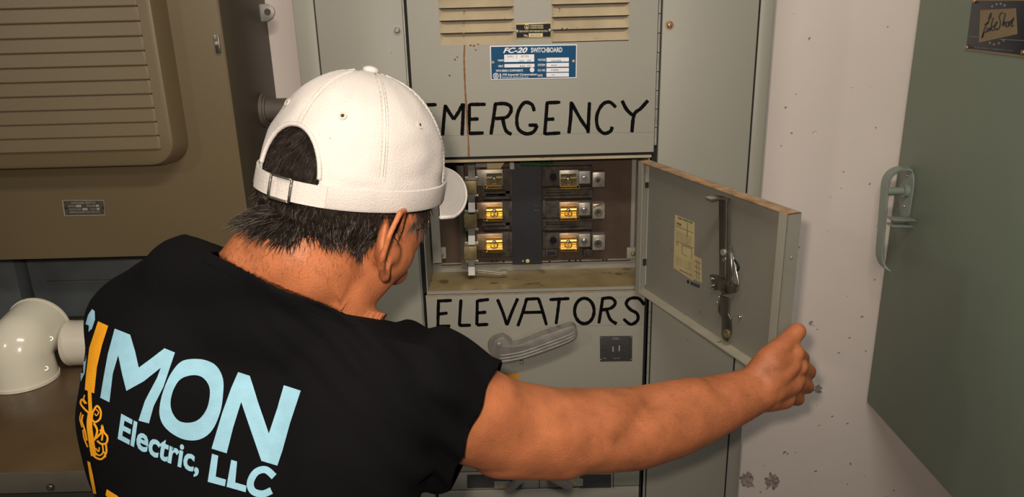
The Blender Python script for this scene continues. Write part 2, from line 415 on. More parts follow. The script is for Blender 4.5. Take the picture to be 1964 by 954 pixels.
# upper panel with two louver openings
LX = [PY(843, 40, YS).x, PY(986, 40, YS).x, PY(1058, 40, YS).x, PY(1206, 40, YS).x]
ZLB = PY(900, 86, YS).z
ZPT = 2.2; ZPB = ZT+0.005; YF = YS-0.004
bm = B()
box(bm, (XL, YF, ZPB), (XR, YS+0.004, ZLB)); box(bm, (XL, YF, ZLB), (LX[0], YS+0.004, ZPT))
box(bm, (LX[1], YF, ZLB), (LX[2], YS+0.004, ZPT)); box(bm, (LX[3], YF, ZLB), (XR, YS+0.004, ZPT))
up = sbp('upper_panel', bm, M_SB, 'upper panel with pressed-in louvers')
pitch = 0.0228
for (xa, xb, z0) in ((LX[0], LX[1], ZLB), (LX[2], LX[3], ZLB+0.0015)):
    k = 0
    while z0+k*pitch < ZPT-0.02:
        za = z0+k*pitch; zb = za+pitch
        bm = B(); prev = None
        # a curved-in blade, its ends pinched forward
        xs = [xa, xa+0.004, xa+0.010, xb-0.010, xb-0.004, xb]
        dep = [0.0, 0.006, 0.0105, 0.0105, 0.006, 0.0]
        rows = []
        for x, dd in zip(xs, dep):
            rows.append([bm.verts.new((x, YF+0.0005+dd*s, za+(pitch-0.0012)*t)) for t, s in ((0, 0), (0.3, 0.25), (0.65, 0.62), (1.0, 1.0))])
        for a, b in zip(rows, rows[1:]):
            for q in range(3): bm.faces.new([a[q], b[q], b[q+1], a[q+1]])
        o = sbp('louver', bm, M_DUST, parent=up, smooth=True)
        sbp('louver_slot', box(B(), (xa+0.003, YF+0.0008, zb-0.0022), (xb-0.003, YF+0.012, zb-0.0001)), M_BLACK, parent=up)
        k += 1
# panel bottom edge rail above the switch compartment
sbp('rail', box(B(), (XL-0.004, YS+0.004, ZT-0.002), (XR+0.004, YS+0.02, ZT+0.0045)), M_BLACK, 'dark shadow gap rail')
sbp('rail_lip', box(B(), (XL, YF, ZT-0.006), (XR-0.004, YS+0.003, ZT-0.0015)), M_DUST, 'dusty lip of the compartment')
# hand-brushed word EMERGENCY
def c4(x, y): return PY(740+x/3.077, y/3.077, YF)
EM = [([(225,618),(222,800)],0),([(225,620),(300,618)],0),([(225,710),(285,705)],0),([(222,800),(290,797)],0),
 ([(352,618),(343,700),(335,800)],1),([(350,622),(375,665),(402,705)],1),([(400,706),(430,660),(455,612)],1),([(458,610),(455,700),(450,800)],1),
 ([(492,617),(590,616)],0),([(493,614),(492,700),(488,792)],1),([(492,705),(548,702)],0),([(488,788),(578,785)],0),
 ([(647,612),(635,700),(620,795)],1),([(640,615),(700,612),(735,628),(738,658),(715,690),(680,698),(645,700)],1),([(690,698),(698,740),(712,775),(742,794)],1),
 ([(876,657),(862,618),(822,605),(790,640),(773,700),(783,762),(828,790),(872,778),(893,740)],1),([(895,740),(842,739)],0),
 ([(945,607),(1030,604)],0),([(952,605),(945,700),(937,796)],1),([(945,705),(995,703)],0),([(937,791),(1030,785)],0),
 ([(1095,600),(1090,700),(1080,788)],1),([(1093,603),(1150,705),(1197,772)],1),([(1202,603),(1197,700),(1193,786)],1),
 ([(1358,634),(1320,603),(1278,618),(1246,680),(1250,750),(1286,787),(1325,775),(1336,748)],1),
 ([(1394,594),(1420,645),(1455,680)],1),([(1547,593),(1505,640),(1465,678),(1452,782)],1)]
bm = B()
for p, c in EM: brush(bm, p, 21, c4, OUT, curve=bool(c))
sbp('painted_lettering', bm, M_INK, 'hand painted black word EMERGENCY', parent=up)
bm = B(); brush(bm, [(330,802),(900,792),(1585,780)], 1.6, c4, OUT, 0.0002)
sbp('pencil_guide_line', bm, M_PENCIL, parent=up)
bm = B(); brush(bm, [(465,265),(462,350),(466,470),(470,560),(476,640),(480,730),(486,800),(490,925)], 9, c4, OUT, 0.0005, wob=0.7)
sbp('rust_run', bm, M_RUST, 'brown rust run down the panel', parent=up)
bm = B()
for x, y in ((462,67),(460,135),(459,200),(422,337),(408,352),(376,446),(531,295),(520,270),(545,262),(500,268),(1025,50),(1070,170)):
    c = c4(x, y); cyl(bm, c, c+OUT*0.001, 0.0016+0.001*random.random(), 0.001, n=7)
sbp('rust_spots', bm, M_RUST, parent=up)['kind'] = 'stuff'
# panel screws on the stiles
for (x, y, m) in ((762, 58, M_GALV), (1284, 48, M_COPPER)):
    p = PY(x, y, YS-0.002); bm = B(); cyl(bm, p+OUT*-0.001, p+OUT*0.0015, 0.0085, n=18); screw(bm, p+OUT*0.0012, OUT, 0.0062, 0.005)
    sbp('panel_screw', bm, m, smooth='auto')

# ---- blue nameplate
def plate(parent, name, corners, Y, m, label, thick=0.0015, place=None):
    place = place or (lambda x, y: PY(x, y, Y)); bm = B()
    poly(bm, [place(*c) for c in corners], OUT*thick)
    o = obj(name, bm, m, parent, bev=0.0003); o['label'] = label; return o
def prect(bm, x0, y0, x1, y1, Y, t=0.0003):
    poly(bm, [PY(x0, y0, Y), PY(x1, y0-(x1-x0)*0.012, Y), PY(x1, y1-(x1-x0)*0.012, Y), PY(x0, y1, Y)], OUT*t)
def ptext(bm, txt, x, y, w, h, Y, **k):
    """word whose lower left corner sits at pixel (x, y) of the photograph on the plane Y"""
    a = PY(x, y, Y); b = PY(x+w, y-w*0.012, Y); c = PY(x, y-h, Y)
    put_text(bm, txt, a, b-a, Vector((0, 0, 1)), (b-a).length, (c-a).length, **k)
np1 = plate(sb, 'nameplate', [(939.5,88),(1106.5,85),(1106,150),(941.5,153.5)], YF, M_NPWHITE, 'blue and white switchboard nameplate')
Yn = YF-0.0015
bm = B(); poly(bm, [PY(941.5,90,Yn), PY(1105,87,Yn), PY(1104,148,Yn), PY(943,151.5,Yn)], OUT*0.0002)
sbp('plate_field', bm, M_NPBLUE, 'blue enamel field', parent=np1)
Yn -= 0.0003
bm = B()
prect(bm, 967, 105, 1024.5, 119, Yn); prect(bm, 967.5, 123, 1025, 129.5, Yn)
c = PY(1020.5, 134, Yn); cyl(bm, c, c+OUT*0.0003, 0.0045, n=20)
for y in (110.5, 120.5, 130.3, 139.6): prect(bm, 1048, y+0.4, 1091, y+8, Yn)
poly(bm, [PY(958.5,141,Yn), PY(960.5,141,Yn), PY(961,150,Yn), PY(959,150,Yn)], OUT*0.0003)
c = PY(951, 145.6, Yn); ring(bm, c, OUT, 0.0056, 0.0045, 0.0003)
for dx in (-2, 0, 2): poly(bm, [PY(951+dx-.5,142,Yn), PY(951+dx+.5,142,Yn), PY(951+dx+.5,149,Yn), PY(951+dx-.5,149,Yn)], OUT*0.0003)
sbp('plate_blank', bm, M_NPWHITE, parent=np1)
bm = B(); Yt = Yn-0.0002
ptext(bm, 'FC-20', 965, 102, 47, 10.5, Yt, offset=0.03, shear=0.35)
ptext(bm, 'SWITCHBOARD', 1018.5, 101, 60, 9.5, Yt, offset=0.02)
ptext(bm, 'MAINS', 955, 118, 11, 4, Yt, offset=0.02); ptext(bm, 'NEUT.', 956, 129, 10, 4, Yt, offset=0.02)
ptext(bm, 'WITH SERIES 5 COMPONENTS', 951, 138, 52, 4.2, Yt, offset=0.02)
ptext(bm, 'ITE Imperial Corporation', 963, 146.6, 67, 5.2, Yt, offset=0.025, shear=0.3)
ptext(bm, 'PHILADELPHIA, PENNSYLVANIA, U.S.A.', 963, 150, 51, 2.4, Yt, offset=0.01)
for t, y, w in (('VOLTAGE', 117, 15), ('SYSTEM', 127, 14), ('S.O. NO.', 137, 15), ('DATE', 147, 9)): ptext(bm, t, 1031.5, y, w, 4.3, Yt, offset=0.02)
sbp('plate_lettering', bm, M_NPWHITE, parent=np1)
bm = B(); Yt = Yn-0.0006
ptext(bm, 'SUPPLY', 973, 110.5, 13, 3.6, Yt); ptext(bm, 'SECTION', 999, 110, 15, 3.6, Yt)
ptext(bm, '1600', 995, 118.5, 10, 3, Yt); ptext(bm, 'AMP', 1011, 118, 7, 3.4, Yt); ptext(bm, '800', 997, 128.5, 10, 3, Yt); ptext(bm, 'AMP', 1011, 128, 7, 3.4, Yt)
ptext(bm, '120/208', 1057, 118, 19, 3, Yt); ptext(bm, '3PH4W', 1057, 127, 11, 3, Yt); ptext(bm, 'F3808', 1057, 136, 14, 3, Yt); ptext(bm, '74', 1058, 145.6, 5, 3, Yt)
prect(bm, 990.5, 105, 991.2, 112, Yn-0.0004)
sbp('stamped_lettering', bm, M_NPDARK, parent=np1)
def rivets(pts, r, m, parent, name='rivet', h=0.002):
    for c_, ax_ in pts: obj(name, screw(B(), c_, ax_, r, h, False), m, parent, smooth=True)
rivets([(PY(x, y, Yn), OUT) for x, y in ((945.5, 120), (1100, 117.5))], 0.0034, M_GALV, np1)
# ---- black and gold plate
np2 = plate(sb, 'nameplate', [(987.5,45.5),(1057.5,43),(1058,72),(989,74.5)], YF, M_NPGOLD, 'small black and gold section nameplate')
Yn = YF-0.0016
bm = B(); poly(bm, [PY(989.5,47.5,Yn), PY(1055.8,45.2,Yn), PY(1056,70.2,Yn), PY(991,72.5,Yn)], OUT*0.0003); sbp('plate_field', bm, M_NPBLACK, parent=np2)
bm = B(); prect(bm, 1014, 64, 1041, 71, Yn-0.0003); sbp('plate_blank', bm, M_NPCREAM, parent=np2)
bm = B(); Yt = Yn-0.0005
ptext(bm, 'UNDERWRITERS', 1017, 51, 25, 3, Yt, offset=0.02); ptext(bm, 'LABORATORIES', 1017, 55, 25, 3, Yt, offset=0.02)
ptext(bm, 'DEAD FRONT SWITCHBOARD SECTION', 996, 62, 54, 3.6, Yt, offset=0.02); ptext(bm, 'No.', 1005, 70.4, 8, 4.6, Yt, offset=0.03)
c = PY(1010.5, 51.5, Yt); ring(bm, c, OUT, 0.0046, 0.0036, 0.0003)
c = PY(1010.5, 53, Yt); poly(bm, [c+Vector((-.0022,0,-.001)), c+Vector((.0022,0,-.001)), c+Vector((0,0,.0042))], OUT*0.0003)
sbp('plate_lettering', bm, M_NPCREAM, parent=np2)
bm = B(); ptext(bm, 'HC1315', 1018, 69.2, 18, 3.4, Yt-0.0006); sbp('stamped_lettering', bm, M_NPDARK, parent=np2)
rivets([(PY(x, y, Yn), OUT) for x, y in ((991.5, 60), (1054.5, 58))], 0.0034, M_GALV, np2)

# ================================================================ SWITCH UNIT with open door
su = thing('switch_unit', 'switch compartment with its door swung open, marked ELEVATORS', 'electrical switch', ((XL+XR)/2, YS+0.06, 0.93))
def sp(name, bm, m, label=None, parent=None, **k):
    o = obj(name, bm, m, parent or su, **k)
    if label: o['label'] = label
    return o
YBK = 1.625
iL, iR = XL+0.003, XR-0.006
bm = B()
box(bm, (iL, YS+0.002, ZB-0.004), (iL+0.0025, YBK, ZT-0.006)); box(bm, (iR-0.0025, YS+0.002, ZB-0.004), (iR, YBK, ZT-0.006))
box(bm, (iL, YS+0.002, ZT-0.008), (iR, YBK, ZT-0.0055)); box(bm, (iL, YBK, ZB-0.004), (iR, YBK+0.003, ZT-0.006))
sp('enclosure', bm, M_SB, 'steel inner box walls')
sp('back_plate', box(B(), (iL+0.022, YBK-0.004, ZB+0.016), (iR-0.016, YBK-0.0005, ZT-0.009)), M_BROWN, 'brown insulating back plate')
sp('tray', box(B(), (iL+0.0025, YS+0.0, ZB-0.004), (iR-0.0025, YBK-0.0005, ZB-0.001)), M_TRAY, 'oily stained compartment floor')
sp('front_lip', box(B(), (iL, YS-0.001, ZB-0.006), (iR, YS+0.002, ZB+0.0005)), M_SB)
def at(x, y, Y): return PY(x, y, Y)
def fbox(bm, x0, y0, x1, y1, Yf, Yb):
    """box whose front face covers the pixel rectangle at depth Yf and reaches back to Yb"""
    a = PY(x0, y1, Yf); b = PY(x1, y0, Yf)
    return box(bm, (a.x, Yf, a.z), (b.x, Yb, b.z))
# light flange along the back bottom, corner brackets
fl = sp('mounting_flange', fbox(B(), 834, 497, 1208, 508.5, YBK-0.012, YBK-0.005), M_SB, bev=0.001)
bm = B()
for x, y in ((944,501),(953,501),(966,502),(1054,502),(1092,500),(1104,500),(1113,500),(1157,498.5),(1163,498.5)):
    c = at(x, y, YBK-0.012); cyl(bm, c, c+OUT*0.0006, 0.0024, n=10)
sp('flange_holes', bm, M_BLACK, parent=fl)['kind'] = 'stuff'
for x0, x1, sx, sy in ((836, 855, 846, 489), (1202, 1222, 1214, 487)):
    br = sp('bracket', fbox(B(), x0, 475, x1, 497, YBK-0.018, YBK-0.013), M_SB, bev=0.001)
    bm = B(); screw(bm, at(sx, sy, YBK-0.0185), OUT, 0.005, 0.004); sp('screw', bm, M_COPPER, parent=br, smooth='auto')
sp('side_angle', fbox(B(), 831, 318, 836.5, 505, YBK-0.03, YBK-0.005), M_SB)
sp('side_angle', fbox(B(), 1222, 309, 1228, 500, YBK-0.05, YBK-0.004), M_GALV, 'pale steel angle at the right inside')
sp('side_angle', fbox(B(), 885, 318, 888.5, 515, YBK-0.04, YBK-0.01), M_DSTEEL)
bm = B(); c = at(818, 427, YS+0.02); cyl(bm, (iL+0.0025, c.y, c.z), (iL+0.012, c.y, c.z), 0.006, n=12); cyl(bm, (iL+0.004, c.y-0.004, c.z+0.006), (iL+0.01, c.y-0.004, c.z-0.008), 0.003, n=8)
sp('thumb_screw', bm, M_COPPER, smooth='auto')
# black centre barrier
ba = sp('barrier', fbox(B(), 983, 312, 1037, 508, YBK-0.022, YBK-0.0055), M_FIBRE, 'black fibre centre barrier')
bm = B(); screw(bm, at(1012, 501, YBK-0.0222), OUT, 0.0047, 0.003); screw(bm, at(1003, 501, YBK-0.0222), OUT, 0.002, 0.002, False)
sp('screw', bm, M_NPCREAM, parent=ba, smooth='auto')
bm = B(); fbox(bm, 1023, 403, 1034, 405.5, YBK-0.0235, YBK-0.02); fbox(bm, 1024, 394, 1031, 395.5, YBK-0.0235, YBK-0.02); sp('barrier_slot', bm, M_DSTEEL, parent=ba)
# fuse bases: dusty moulded blocks, left and right columns
def moulded(x0, y0, x1, y1, kind):
    bm = B(); Yf = YBK-0.03
    fbox(bm, x0, y0, x1, y1, YBK-0.016, YBK-0.005)
    if kind == 'rib':
        fbox(bm, x0+1, y0+1, x1-9, y0+7, Yf+0.004, YBK-0.012); fbox(bm, x0+3, y1-7, x1-2, y1-1, Yf+0.004, YBK-0.012)
        fbox(bm, x1-10, y0+6, x1-1, y1-6, Yf+0.009, YBK-0.012); fbox(bm, x0+2, y0+7, x0+6, y1-7, Yf+0.006, YBK-0.012)
        sl = fbox(B(), x0+7, (y0+y1)/2-1.3, x0+(x1-x0)*0.55, (y0+y1)/2+1.3, YBK-0.0175, YBK-0.0155)
    else:
        fbox(bm, x0+2, y0+1, x0+5, y1-1, Yf+0.006, YBK-0.012); fbox(bm, x1-5, y0+2, x1-1, y1-2, Yf+0.006, YBK-0.012)
        sl = None
    o = sp('insulator_block', bm, M_PHEN, bev=0.0007)
    if sl: sp('block_slot', sl, M_BLACK, parent=o)
    elif sl is None: pass
    return o
for (x0, x1, ys) in ((922, 983, [(323,379),(385,437),(444,494)]),):
    for i, (a, b) in enumerate(ys): moulded(x0, a, x1, b, 'flat')
for (a, b) in ((366, 384), (427, 442)): moulded(926, a, 979, b, 'rib')
for i, (a, b) in enumerate(((318,357),(383,418),(444,478))):
    o = moulded(1040, a, 1136, b, 'flat'); c = at(1061, (400.5, 0, 461.5)[i] if i else 340, YBK-0.0162)
    bm = B(); ring(bm, c+OUT*0, OUT, 0.0098, 0.0082, 0.0022, 24); sp('screw_well', bm, M_PHEN, parent=o)
    bm = B(); cyl(bm, c, c+OUT*0.001, 0.0078, n=20); sp('well_hole', bm, M_NPBLACK, parent=o)
for (a, b) in ((358, 382), (419, 443)): moulded(1040, a, 1138, b, 'rib')
moulded(1040, 478, 1070, 495, 'flat'); moulded(1118, 478, 1138, 493, 'flat')
bm = B(); fbox(bm, 1046, 480, 1068, 493, YBK-0.026, YBK-0.015); o = sp('insulator_block', bm, M_PHEN, bev=0.002)
sp('block_slot', fbox(B(), 1050, 483, 1065, 490, YBK-0.0275, YBK-0.0255), M_BLACK, parent=o)

def fuse_clip(x, y, side, shaded):  # last argument: darker metals that stand in for shade on the clip
    """spring clip: copper terminal plate, rolled brass jaw above, brass lower jaw, screw"""
    s = 1.0; Yp = YBK-0.040
    bm = B(); fbox(bm, x-2 if side > 0 else x-18, y-18, x+36 if side > 0 else x+31, y+14, Yp, YBK-0.03)
    fbox(bm, x+2, y-12, x+28, y+10, Yp+0.005, YBK-0.018)
    o = sp('fuse_clip', bm, M_LUG if shaded else M_COPPER, bev=0.0008)
    # jaw: half round sheet running across
    bm = B(); a = at(x, y-10, Yp); b = at(x+30, y-10, Yp); n = 12; z0 = at(x, y+12, Yp).z; z1 = a.z
    prof = []
    for i in range(n+1):
        t = i/n; zz = z1+(z0-z1)*t
        prof.append((Yp-0.0015-0.009*math.sin(math.pi*min(1, t*1.6))**0.7 if t < 0.62 else Yp-0.002-0.010*((t-0.62)/0.38)**0.8, zz))
    V = [[bm.verts.new((xx, yy+oo, zz)) for (yy, zz) in prof] for xx in (a.x, b.x) for oo in (0, 0.0016)]
    for i in range(n):
        bm.faces.new([V[0][i], V[2][i], V[2][i+1], V[0][i+1]]); bm.faces.new([V[1][i], V[3][i], V[3][i+1], V[1][i+1]])
        bm.faces.new([V[0][i], V[0][i+1], V[1][i+1], V[1][i]]); bm.faces.new([V[2][i], V[2][i+1], V[3][i+1], V[3][i]])
    for i in (0, n): bm.faces.new([V[0][i], V[2][i], V[3][i], V[1][i]])
    sp('upper_jaw', bm, M_BRONZE if shaded == 2 else M_BRASS, parent=o, smooth='auto')
    bm = B()
    fbox(bm, x, y+13, x+30, y+15.2, Yp-0.012, Yp+0.01); fbox(bm, x, y+17, x+30, y+19, Yp-0.010, Yp+0.01)
    xe = x+33 if side > 0 else x-2
    c = at(xe, y+14.5, Yp-0.004); ring(bm, c, OUT, 0.0042, 0.0032, 0.004, 14)
    sp('lower_jaw', bm, M_BRASS, parent=o, smooth='auto')
    bm = B(); c = at(x+15, y-1, Yp-0.011); screw(bm, c, OUT, 0.0048, 0.004); sp('screw', bm, M_STEEL, parent=o, smooth='auto')
    c = at(x+15, y+8, Yp-0.006); bm = B(); tube(bm, [c+Vector((-0.008,0,0.002)), c+Vector((-0.003,-0.004,-0.002)), c+Vector((0.004,-0.004,-0.001)), c+Vector((0.008,0,0.003))], 0.0013, 6)
    sp('spring_arm', bm, M_COPPER, parent=o, smooth=True)
for y, shd in ((344, 2), (405, 0), (465, 0)):  # top row coloured darker for the shadow of the compartment top
    fuse_clip(1075, y, 1, shd)
    bm = B(); fbox(bm, 1110, y-16, 1132, y+9, YBK-0.050, YBK-0.03)
    o = sp('terminal_block', bm, M_GALV if shd else M_LUG, bev=0.001)
    c = at(1120.5, y-3, YBK-0.0502); bm = B(); cyl(bm, c, c+OUT*0.004, 0.0072, n=6); cyl(bm, c+OUT*0.004, c+OUT*0.008, 0.0038, n=14); sp('hex_nut', bm, M_STEEL, parent=o)
    bm = B(); fbox(bm, 1136, y-14, 1161, y+16, YBK-0.046, YBK-0.02)
    o = sp('wire_lug', bm, M_LUG, bev=0.002)
    c = at(1147, y+2, YBK-0.0465); bm = B(); ring(bm, c, OUT, 0.0088, 0.0055, 0.003, 20); sp('set_screw_collar', bm, M_STEEL, parent=o, smooth='auto')
    bm = B(); cyl(bm, c, c+OUT*0.0018, 0.0053, n=16); sp('set_screw_socket', bm, M_DSTEEL, parent=o); bm = B(); cyl(bm, c, c+OUT*0.0022, 0.0022, n=6); sp('socket_hole', bm, M_BLACK, parent=o)
bm = B(); c = at(1141, 400, YBK-0.048); strip(bm, [c+Vector((-.006,0,.002)), c+Vector((.004,-.002,.006)), c+Vector((.018,0,.010))], (0,0,1), 0.004, OUT, 0.001); sp('copper_washer', bm, M_COPPER)
for y, shd in ((343, 2), (406, 0), (466, 0)): fuse_clip(933, y, -1, shd)
# blade linkage down the left: olive blocks with bright U links between
for y in (360, 425, 486):
    o = sp('linkage_block', fbox(B(), 890.5, y-13, 914, y+13, YBK-0.062, YBK-0.03), M_BRONZE, bev=0.0012)
    sp('linkage_ear', fbox(B(), 891, y-22, 918, y-14, YBK-0.052, YBK-0.045), M_LUG, parent=o, bev=0.001)
    sp('linkage_ear', fbox(B(), 893, y+13, 918, y+19, YBK-0.052, YBK-0.045), M_LUG, parent=o, bev=0.001)
    rivets([(at(dx, y+dy, YBK-0.0523), OUT) for dx, dy in ((893.5, -18.5), (915, -18.5), (916, 16))], 0.0022, M_STEEL, o)
for ya, yb in ((316, 340), (373, 406), (438, 468), (499, 527)):
    a = at(904, ya, YBK-0.058); b = at(905, yb, YBK-0.058); bm = B()
    pts = [a+Vector((0, 0.01, 0)), a+Vector((0, -0.006, -0.001)), a.lerp(b, 0.3), a.lerp(b, 0.5)+Vector((0, 0.004, 0)), a.lerp(b, 0.7), b+Vector((0, -0.006, 0.001)), b+Vector((0, 0.01, 0))]
    strip(bm, pts, (1, 0, 0), 0.0145, OUT, 0.002); sp('blade_link', bm, M_GALV, smooth='auto')
bm = B(); cyl(bm, at(917, 519, 1.575), at(970, 524, 1.565), 0.0016, n=8); cyl(bm, at(917, 522.5, 1.575), at(962, 527, 1.565), 0.0013, n=8); fbox(bm, 960, 519, 973, 526, 1.562, 1.568)
sp('lever_rod', bm, M_LUG, smooth='auto')
# bits hanging from the top of the compartment
bm = B(); poly(bm, [at(933, 312, 1.60), at(968, 312, 1.60), at(958, 327, 1.60), at(934, 326, 1.60)], Vector((0, 0.02, 0))); sp('top_guide', bm, M_PAPER, 'cream moulded guide', bev=0.001)
sp('top_bracket', fbox(B(), 978, 311, 986, 325, 1.597, 1.61), M_GALV)
sp('top_bracket', fbox(B(), 912, 312, 934, 321, 1.60, 1.62), M_DSTEEL)
bm = B()
pts = []
for i in range(140):
    t = i/139; c = at(998+t*62, 314+2*t, 1.60); pts.append(c+Vector((0, 0.005*math.cos(i*1.2), 0.005*math.sin(i*1.2))))
tube(bm, pts, 0.0009, 5); sp('wire_coil', bm, M_GREENW, 'green coiled wire', smooth=True)
# inner door jamb parts at the right
bm = B(); fbox(bm, 1238, 318, 1252, 350, 1.482, 1.50); sp('jamb_plate', bm, M_SB)
bm = B(); fbox(bm, 1238, 361, 1249, 497, 1.482, 1.50); sp('jamb_plate', bm, M_SB)
bm = B(); fbox(bm, 1236, 510, 1247, 547, 1.482, 1.50); sp('jamb_plate', bm, M_SB)
bm = B(); fbox(bm, 1232, 350, 1249, 361, 1.484, 1.51); fbox(bm, 1232, 497, 1247, 510, 1.484, 1.51); sp('jamb_gap', bm, M_BLACK)

# ---- lower cover panel, word ELEVATORS
ZP0 = PY(1000, 903, YF).z
cv = sp('cover_panel', box(B(), (XL, YF, ZP0), (XR-0.008, YS+0.004, ZB-0.0075)), M_SB, 'grey cover panel with the word ELEVATORS', bev=0.002)
bm = B(); box(bm, (XL, YF+0.0007, ZB-0.0095), (XR-0.01, YF-0.0005, ZB-0.0078)); sp('panel_edge', bm, M_RUSTEDGE, 'grubby upper edge')
sp('panel_backing', box(B(), (XL-0.003, YS+0.006, 0.5), (XR+0.003, YS+0.009, ZB-0.005)), M_BLACK)
def c7(x, y): return PY(780+x/2.304, 540+y/2.304, YF)
EL = [([(141,80),(139,140),(138,202)],1),([(140,87),(200,84)],0),([(138,145),(181,140)],0),([(137,200),(193,197)],0),
 ([(240,80),(236,140),(233,196)],1),([(231,195),(284,194)],0),
 ([(312,82),(311,140),(310,194)],1),([(312,86),(364,80)],0),([(312,140),(352,136)],0),([(310,193),(361,190)],0),
 ([(401,79),(424,135),(443,194)],1),([(491,75),(465,135),(443,194)],1),
 ([(530,77),(515,130),(491,198)],1),([(525,79),(585,76)],0),([(582,75),(600,130),(618,194)],1),([(512,138),(603,136)],0),
 ([(631,81),(719,76)],0),([(674,80),(668,130),(660,189)],1),
 ([(866,75),(858,130),(849,186)],1),([(860,77),(900,73),(920,88),(918,105),(898,120),(860,127)],1),([(884,128),(900,168),(928,188)],1),
 ([(1051,104),(1025,76),(988,76),(970,98),(988,124),(1018,143),(1020,172),(990,190),(958,166)],1)]
bm = B()
for p, c in EL: brush(bm, p, 14, c7, OUT, curve=bool(c))
brush(bm, [(785+43*math.cos(a), 131+56*math.sin(a)) for a in [2*math.pi*i/14 for i in range(14)]], 15, c7, OUT, closed=True)
sp('painted_lettering', bm, M_INK, 'hand painted black word ELEVATORS', parent=cv)
bm = B(); brush(bm, [(620,204),(800,197),(1050,190)], 1.2, c7, OUT, 0.0002, wob=0.5); brush(bm, [(840,72),(950,70),(1050,68)], 1.0, c7, OUT, 0.0002); sp('pencil_guide_line', bm, M_PENCIL, parent=cv)
# operating handle
hd = sp('operating_handle', cyl(B(), PY(960, 662, YF), PY(960, 662, YF)+OUT*0.012, 0.028, 0.024, n=32), M_ALU, 'cast grey metal operating handle', smooth='auto')
Yh = YF-0.036
bm = B()
out = catmull([PY(x, y, Yh) for x, y in ((943,668),(948,655),(965,648),(978,660),(990,664),(1040,645),(1088,629),(1100,627),(1107,635),(1105,648),(1092,657),(1045,676),(1000,690),(970,697),(950,697),(942,686))], 4, True)
poly(bm, out, Vector((0, 0.026, 0)))
sp('handle_grip', bm, M_ALU, parent=hd, bev=0.0018)
for k, dy in enumerate((0, 6.5, 13)):
    bm = B(); pts = catmull([PY(x, y+dy*0.9, Yh-0.0005) for x, y in ((957,687-4),(1000,676),(1050,659),(1092,643),(1103,636-dy*0.3))], 5)
    tube(bm, pts, 0.0014, 6); sp('grip_rib', bm, M_GALV, parent=hd, smooth=True)
bm = B(); screw(bm, PY(957, 661, Yh-0.0005), OUT, 0.0056, 0.003); sp('screw', bm, M_GALV, parent=hd, smooth='auto')
bm = B(); c = PY(1000, 690, YF); cyl(bm, c, c+OUT*0.014, 0.0035, n=12); ball(bm, c+OUT*0.014, 0.0042); c = PY(988, 692, YF); box(bm, c+Vector((-.001, 0, -.006)), c+Vector((.001, -.004, .003)))
sp('padlock_pin', bm, M_GALV, smooth='auto')
# dark rating plate
rp = plate(su, 'rating_plate', [(1150.5,645),(1212.5,644.5),(1212,692.5),(1151,693.5)], YF, M_NPDARK, 'dark grey etched rating plate')
rivets([(PY(x, y, YF-0.0016), OUT) for x, y in ((1153,648),(1210,647),(1153,690),(1210,689.5))], 0.0014, M_STEEL, rp)
bm = B(); prect(bm, 1174.5, 665, 1177, 675, YF-0.0017); prect(bm, 1186.5, 663, 1189, 674, YF-0.0017)
ptext(bm, 'OPEN', 1175, 652, 13, 3.6, YF-0.0017); ptext(bm, 'TYPE', 1155, 689, 8, 2, YF-0.0017); ptext(bm, 'VOLTS', 1175, 689, 14, 2, YF-0.0017)
sp('plate_lettering', bm, M_PLTXT, parent=rp)
bm = B(); prect(bm, 966, 717, 997, 728, YF); sp('tag_sticker', bm, M_ORANGE, 'small orange sticker', parent=cv)

# ---- the door (hinged right, standing open towards the camera)
Hg = Vector((XR-0.012, YS-0.012, 0)); Fr = Vector((0.4245, 1.068, 0))
dx = (Fr-Hg); DW = dx.length; dx.normalize(); dn = Vector((dx.y, -dx.x, 0))     # dn: towards the outside of the door (right)
if dn.x < 0: dn = -dn
ZDT, ZDB = 1.421, 1.145
def D(u, z, n=0.0): return Hg + dx*u + Vector((0, 0, z)) - dn*n      # n = out of the inner face, towards the viewer
TH = 0.022
bm = B(); poly(bm, [D(0, ZDB, 0), D(DW, ZDB, 0), D(DW, ZDT, 0), D(0, ZDT, 0)], dn*0.002)
poly(bm, [D(DW-0.002, ZDB, 0), D(DW, ZDB, 0), D(DW, ZDT, 0), D(DW-0.002, ZDT, 0)], -dn*TH)
poly(bm, [D(0, ZDB, 0), D(0.002, ZDB, 0), D(0.002, ZDT, 0), D(0, ZDT, 0)], -dn*TH)
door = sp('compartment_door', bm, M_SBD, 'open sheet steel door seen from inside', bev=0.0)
bm = B(); poly(bm, [D(0, ZDT-0.002, 0), D(DW, ZDT-0.002, 0), D(DW, ZDT, 0), D(0, ZDT, 0)], -dn*TH); sp('top_flange', bm, M_RUSTEDGE, 'rust-stained top flange', parent=door)
bm = B(); poly(bm, [D(0, ZDB, 0), D(DW, ZDB, 0), D(DW, ZDB+0.002, 0), D(0, ZDB+0.002, 0)], -dn*TH); sp('bottom_flange', bm, mat('door_flange_paint', (0.34, 0.31, 0.24), 0.5, 0, 0.1, 20, 0.2, 300, spots=[(60, 0.68, (0.15, 0.09, 0.04))]), parent=door)
bm = B(); poly(bm, [D(DW-0.020, ZDB+0.002, TH-0.002), D(DW, ZDB+0.002, TH-0.002), D(DW, ZDT-0.002, TH-0.002), D(DW-0.020, ZDT-0.002, TH-0.002)], -dn*0.002); sp('edge_flange', bm, M_SB, parent=door)
bm = B(); poly(bm, [D(0.0, ZDB+0.002, TH-0.002), D(0.018, ZDB+0.002, TH-0.002), D(0.018, ZDT-0.002, TH-0.002), D(0.0, ZDT-0.002, TH-0.002)], -dn*0.002); sp('edge_flange', bm, M_SB, parent=door)
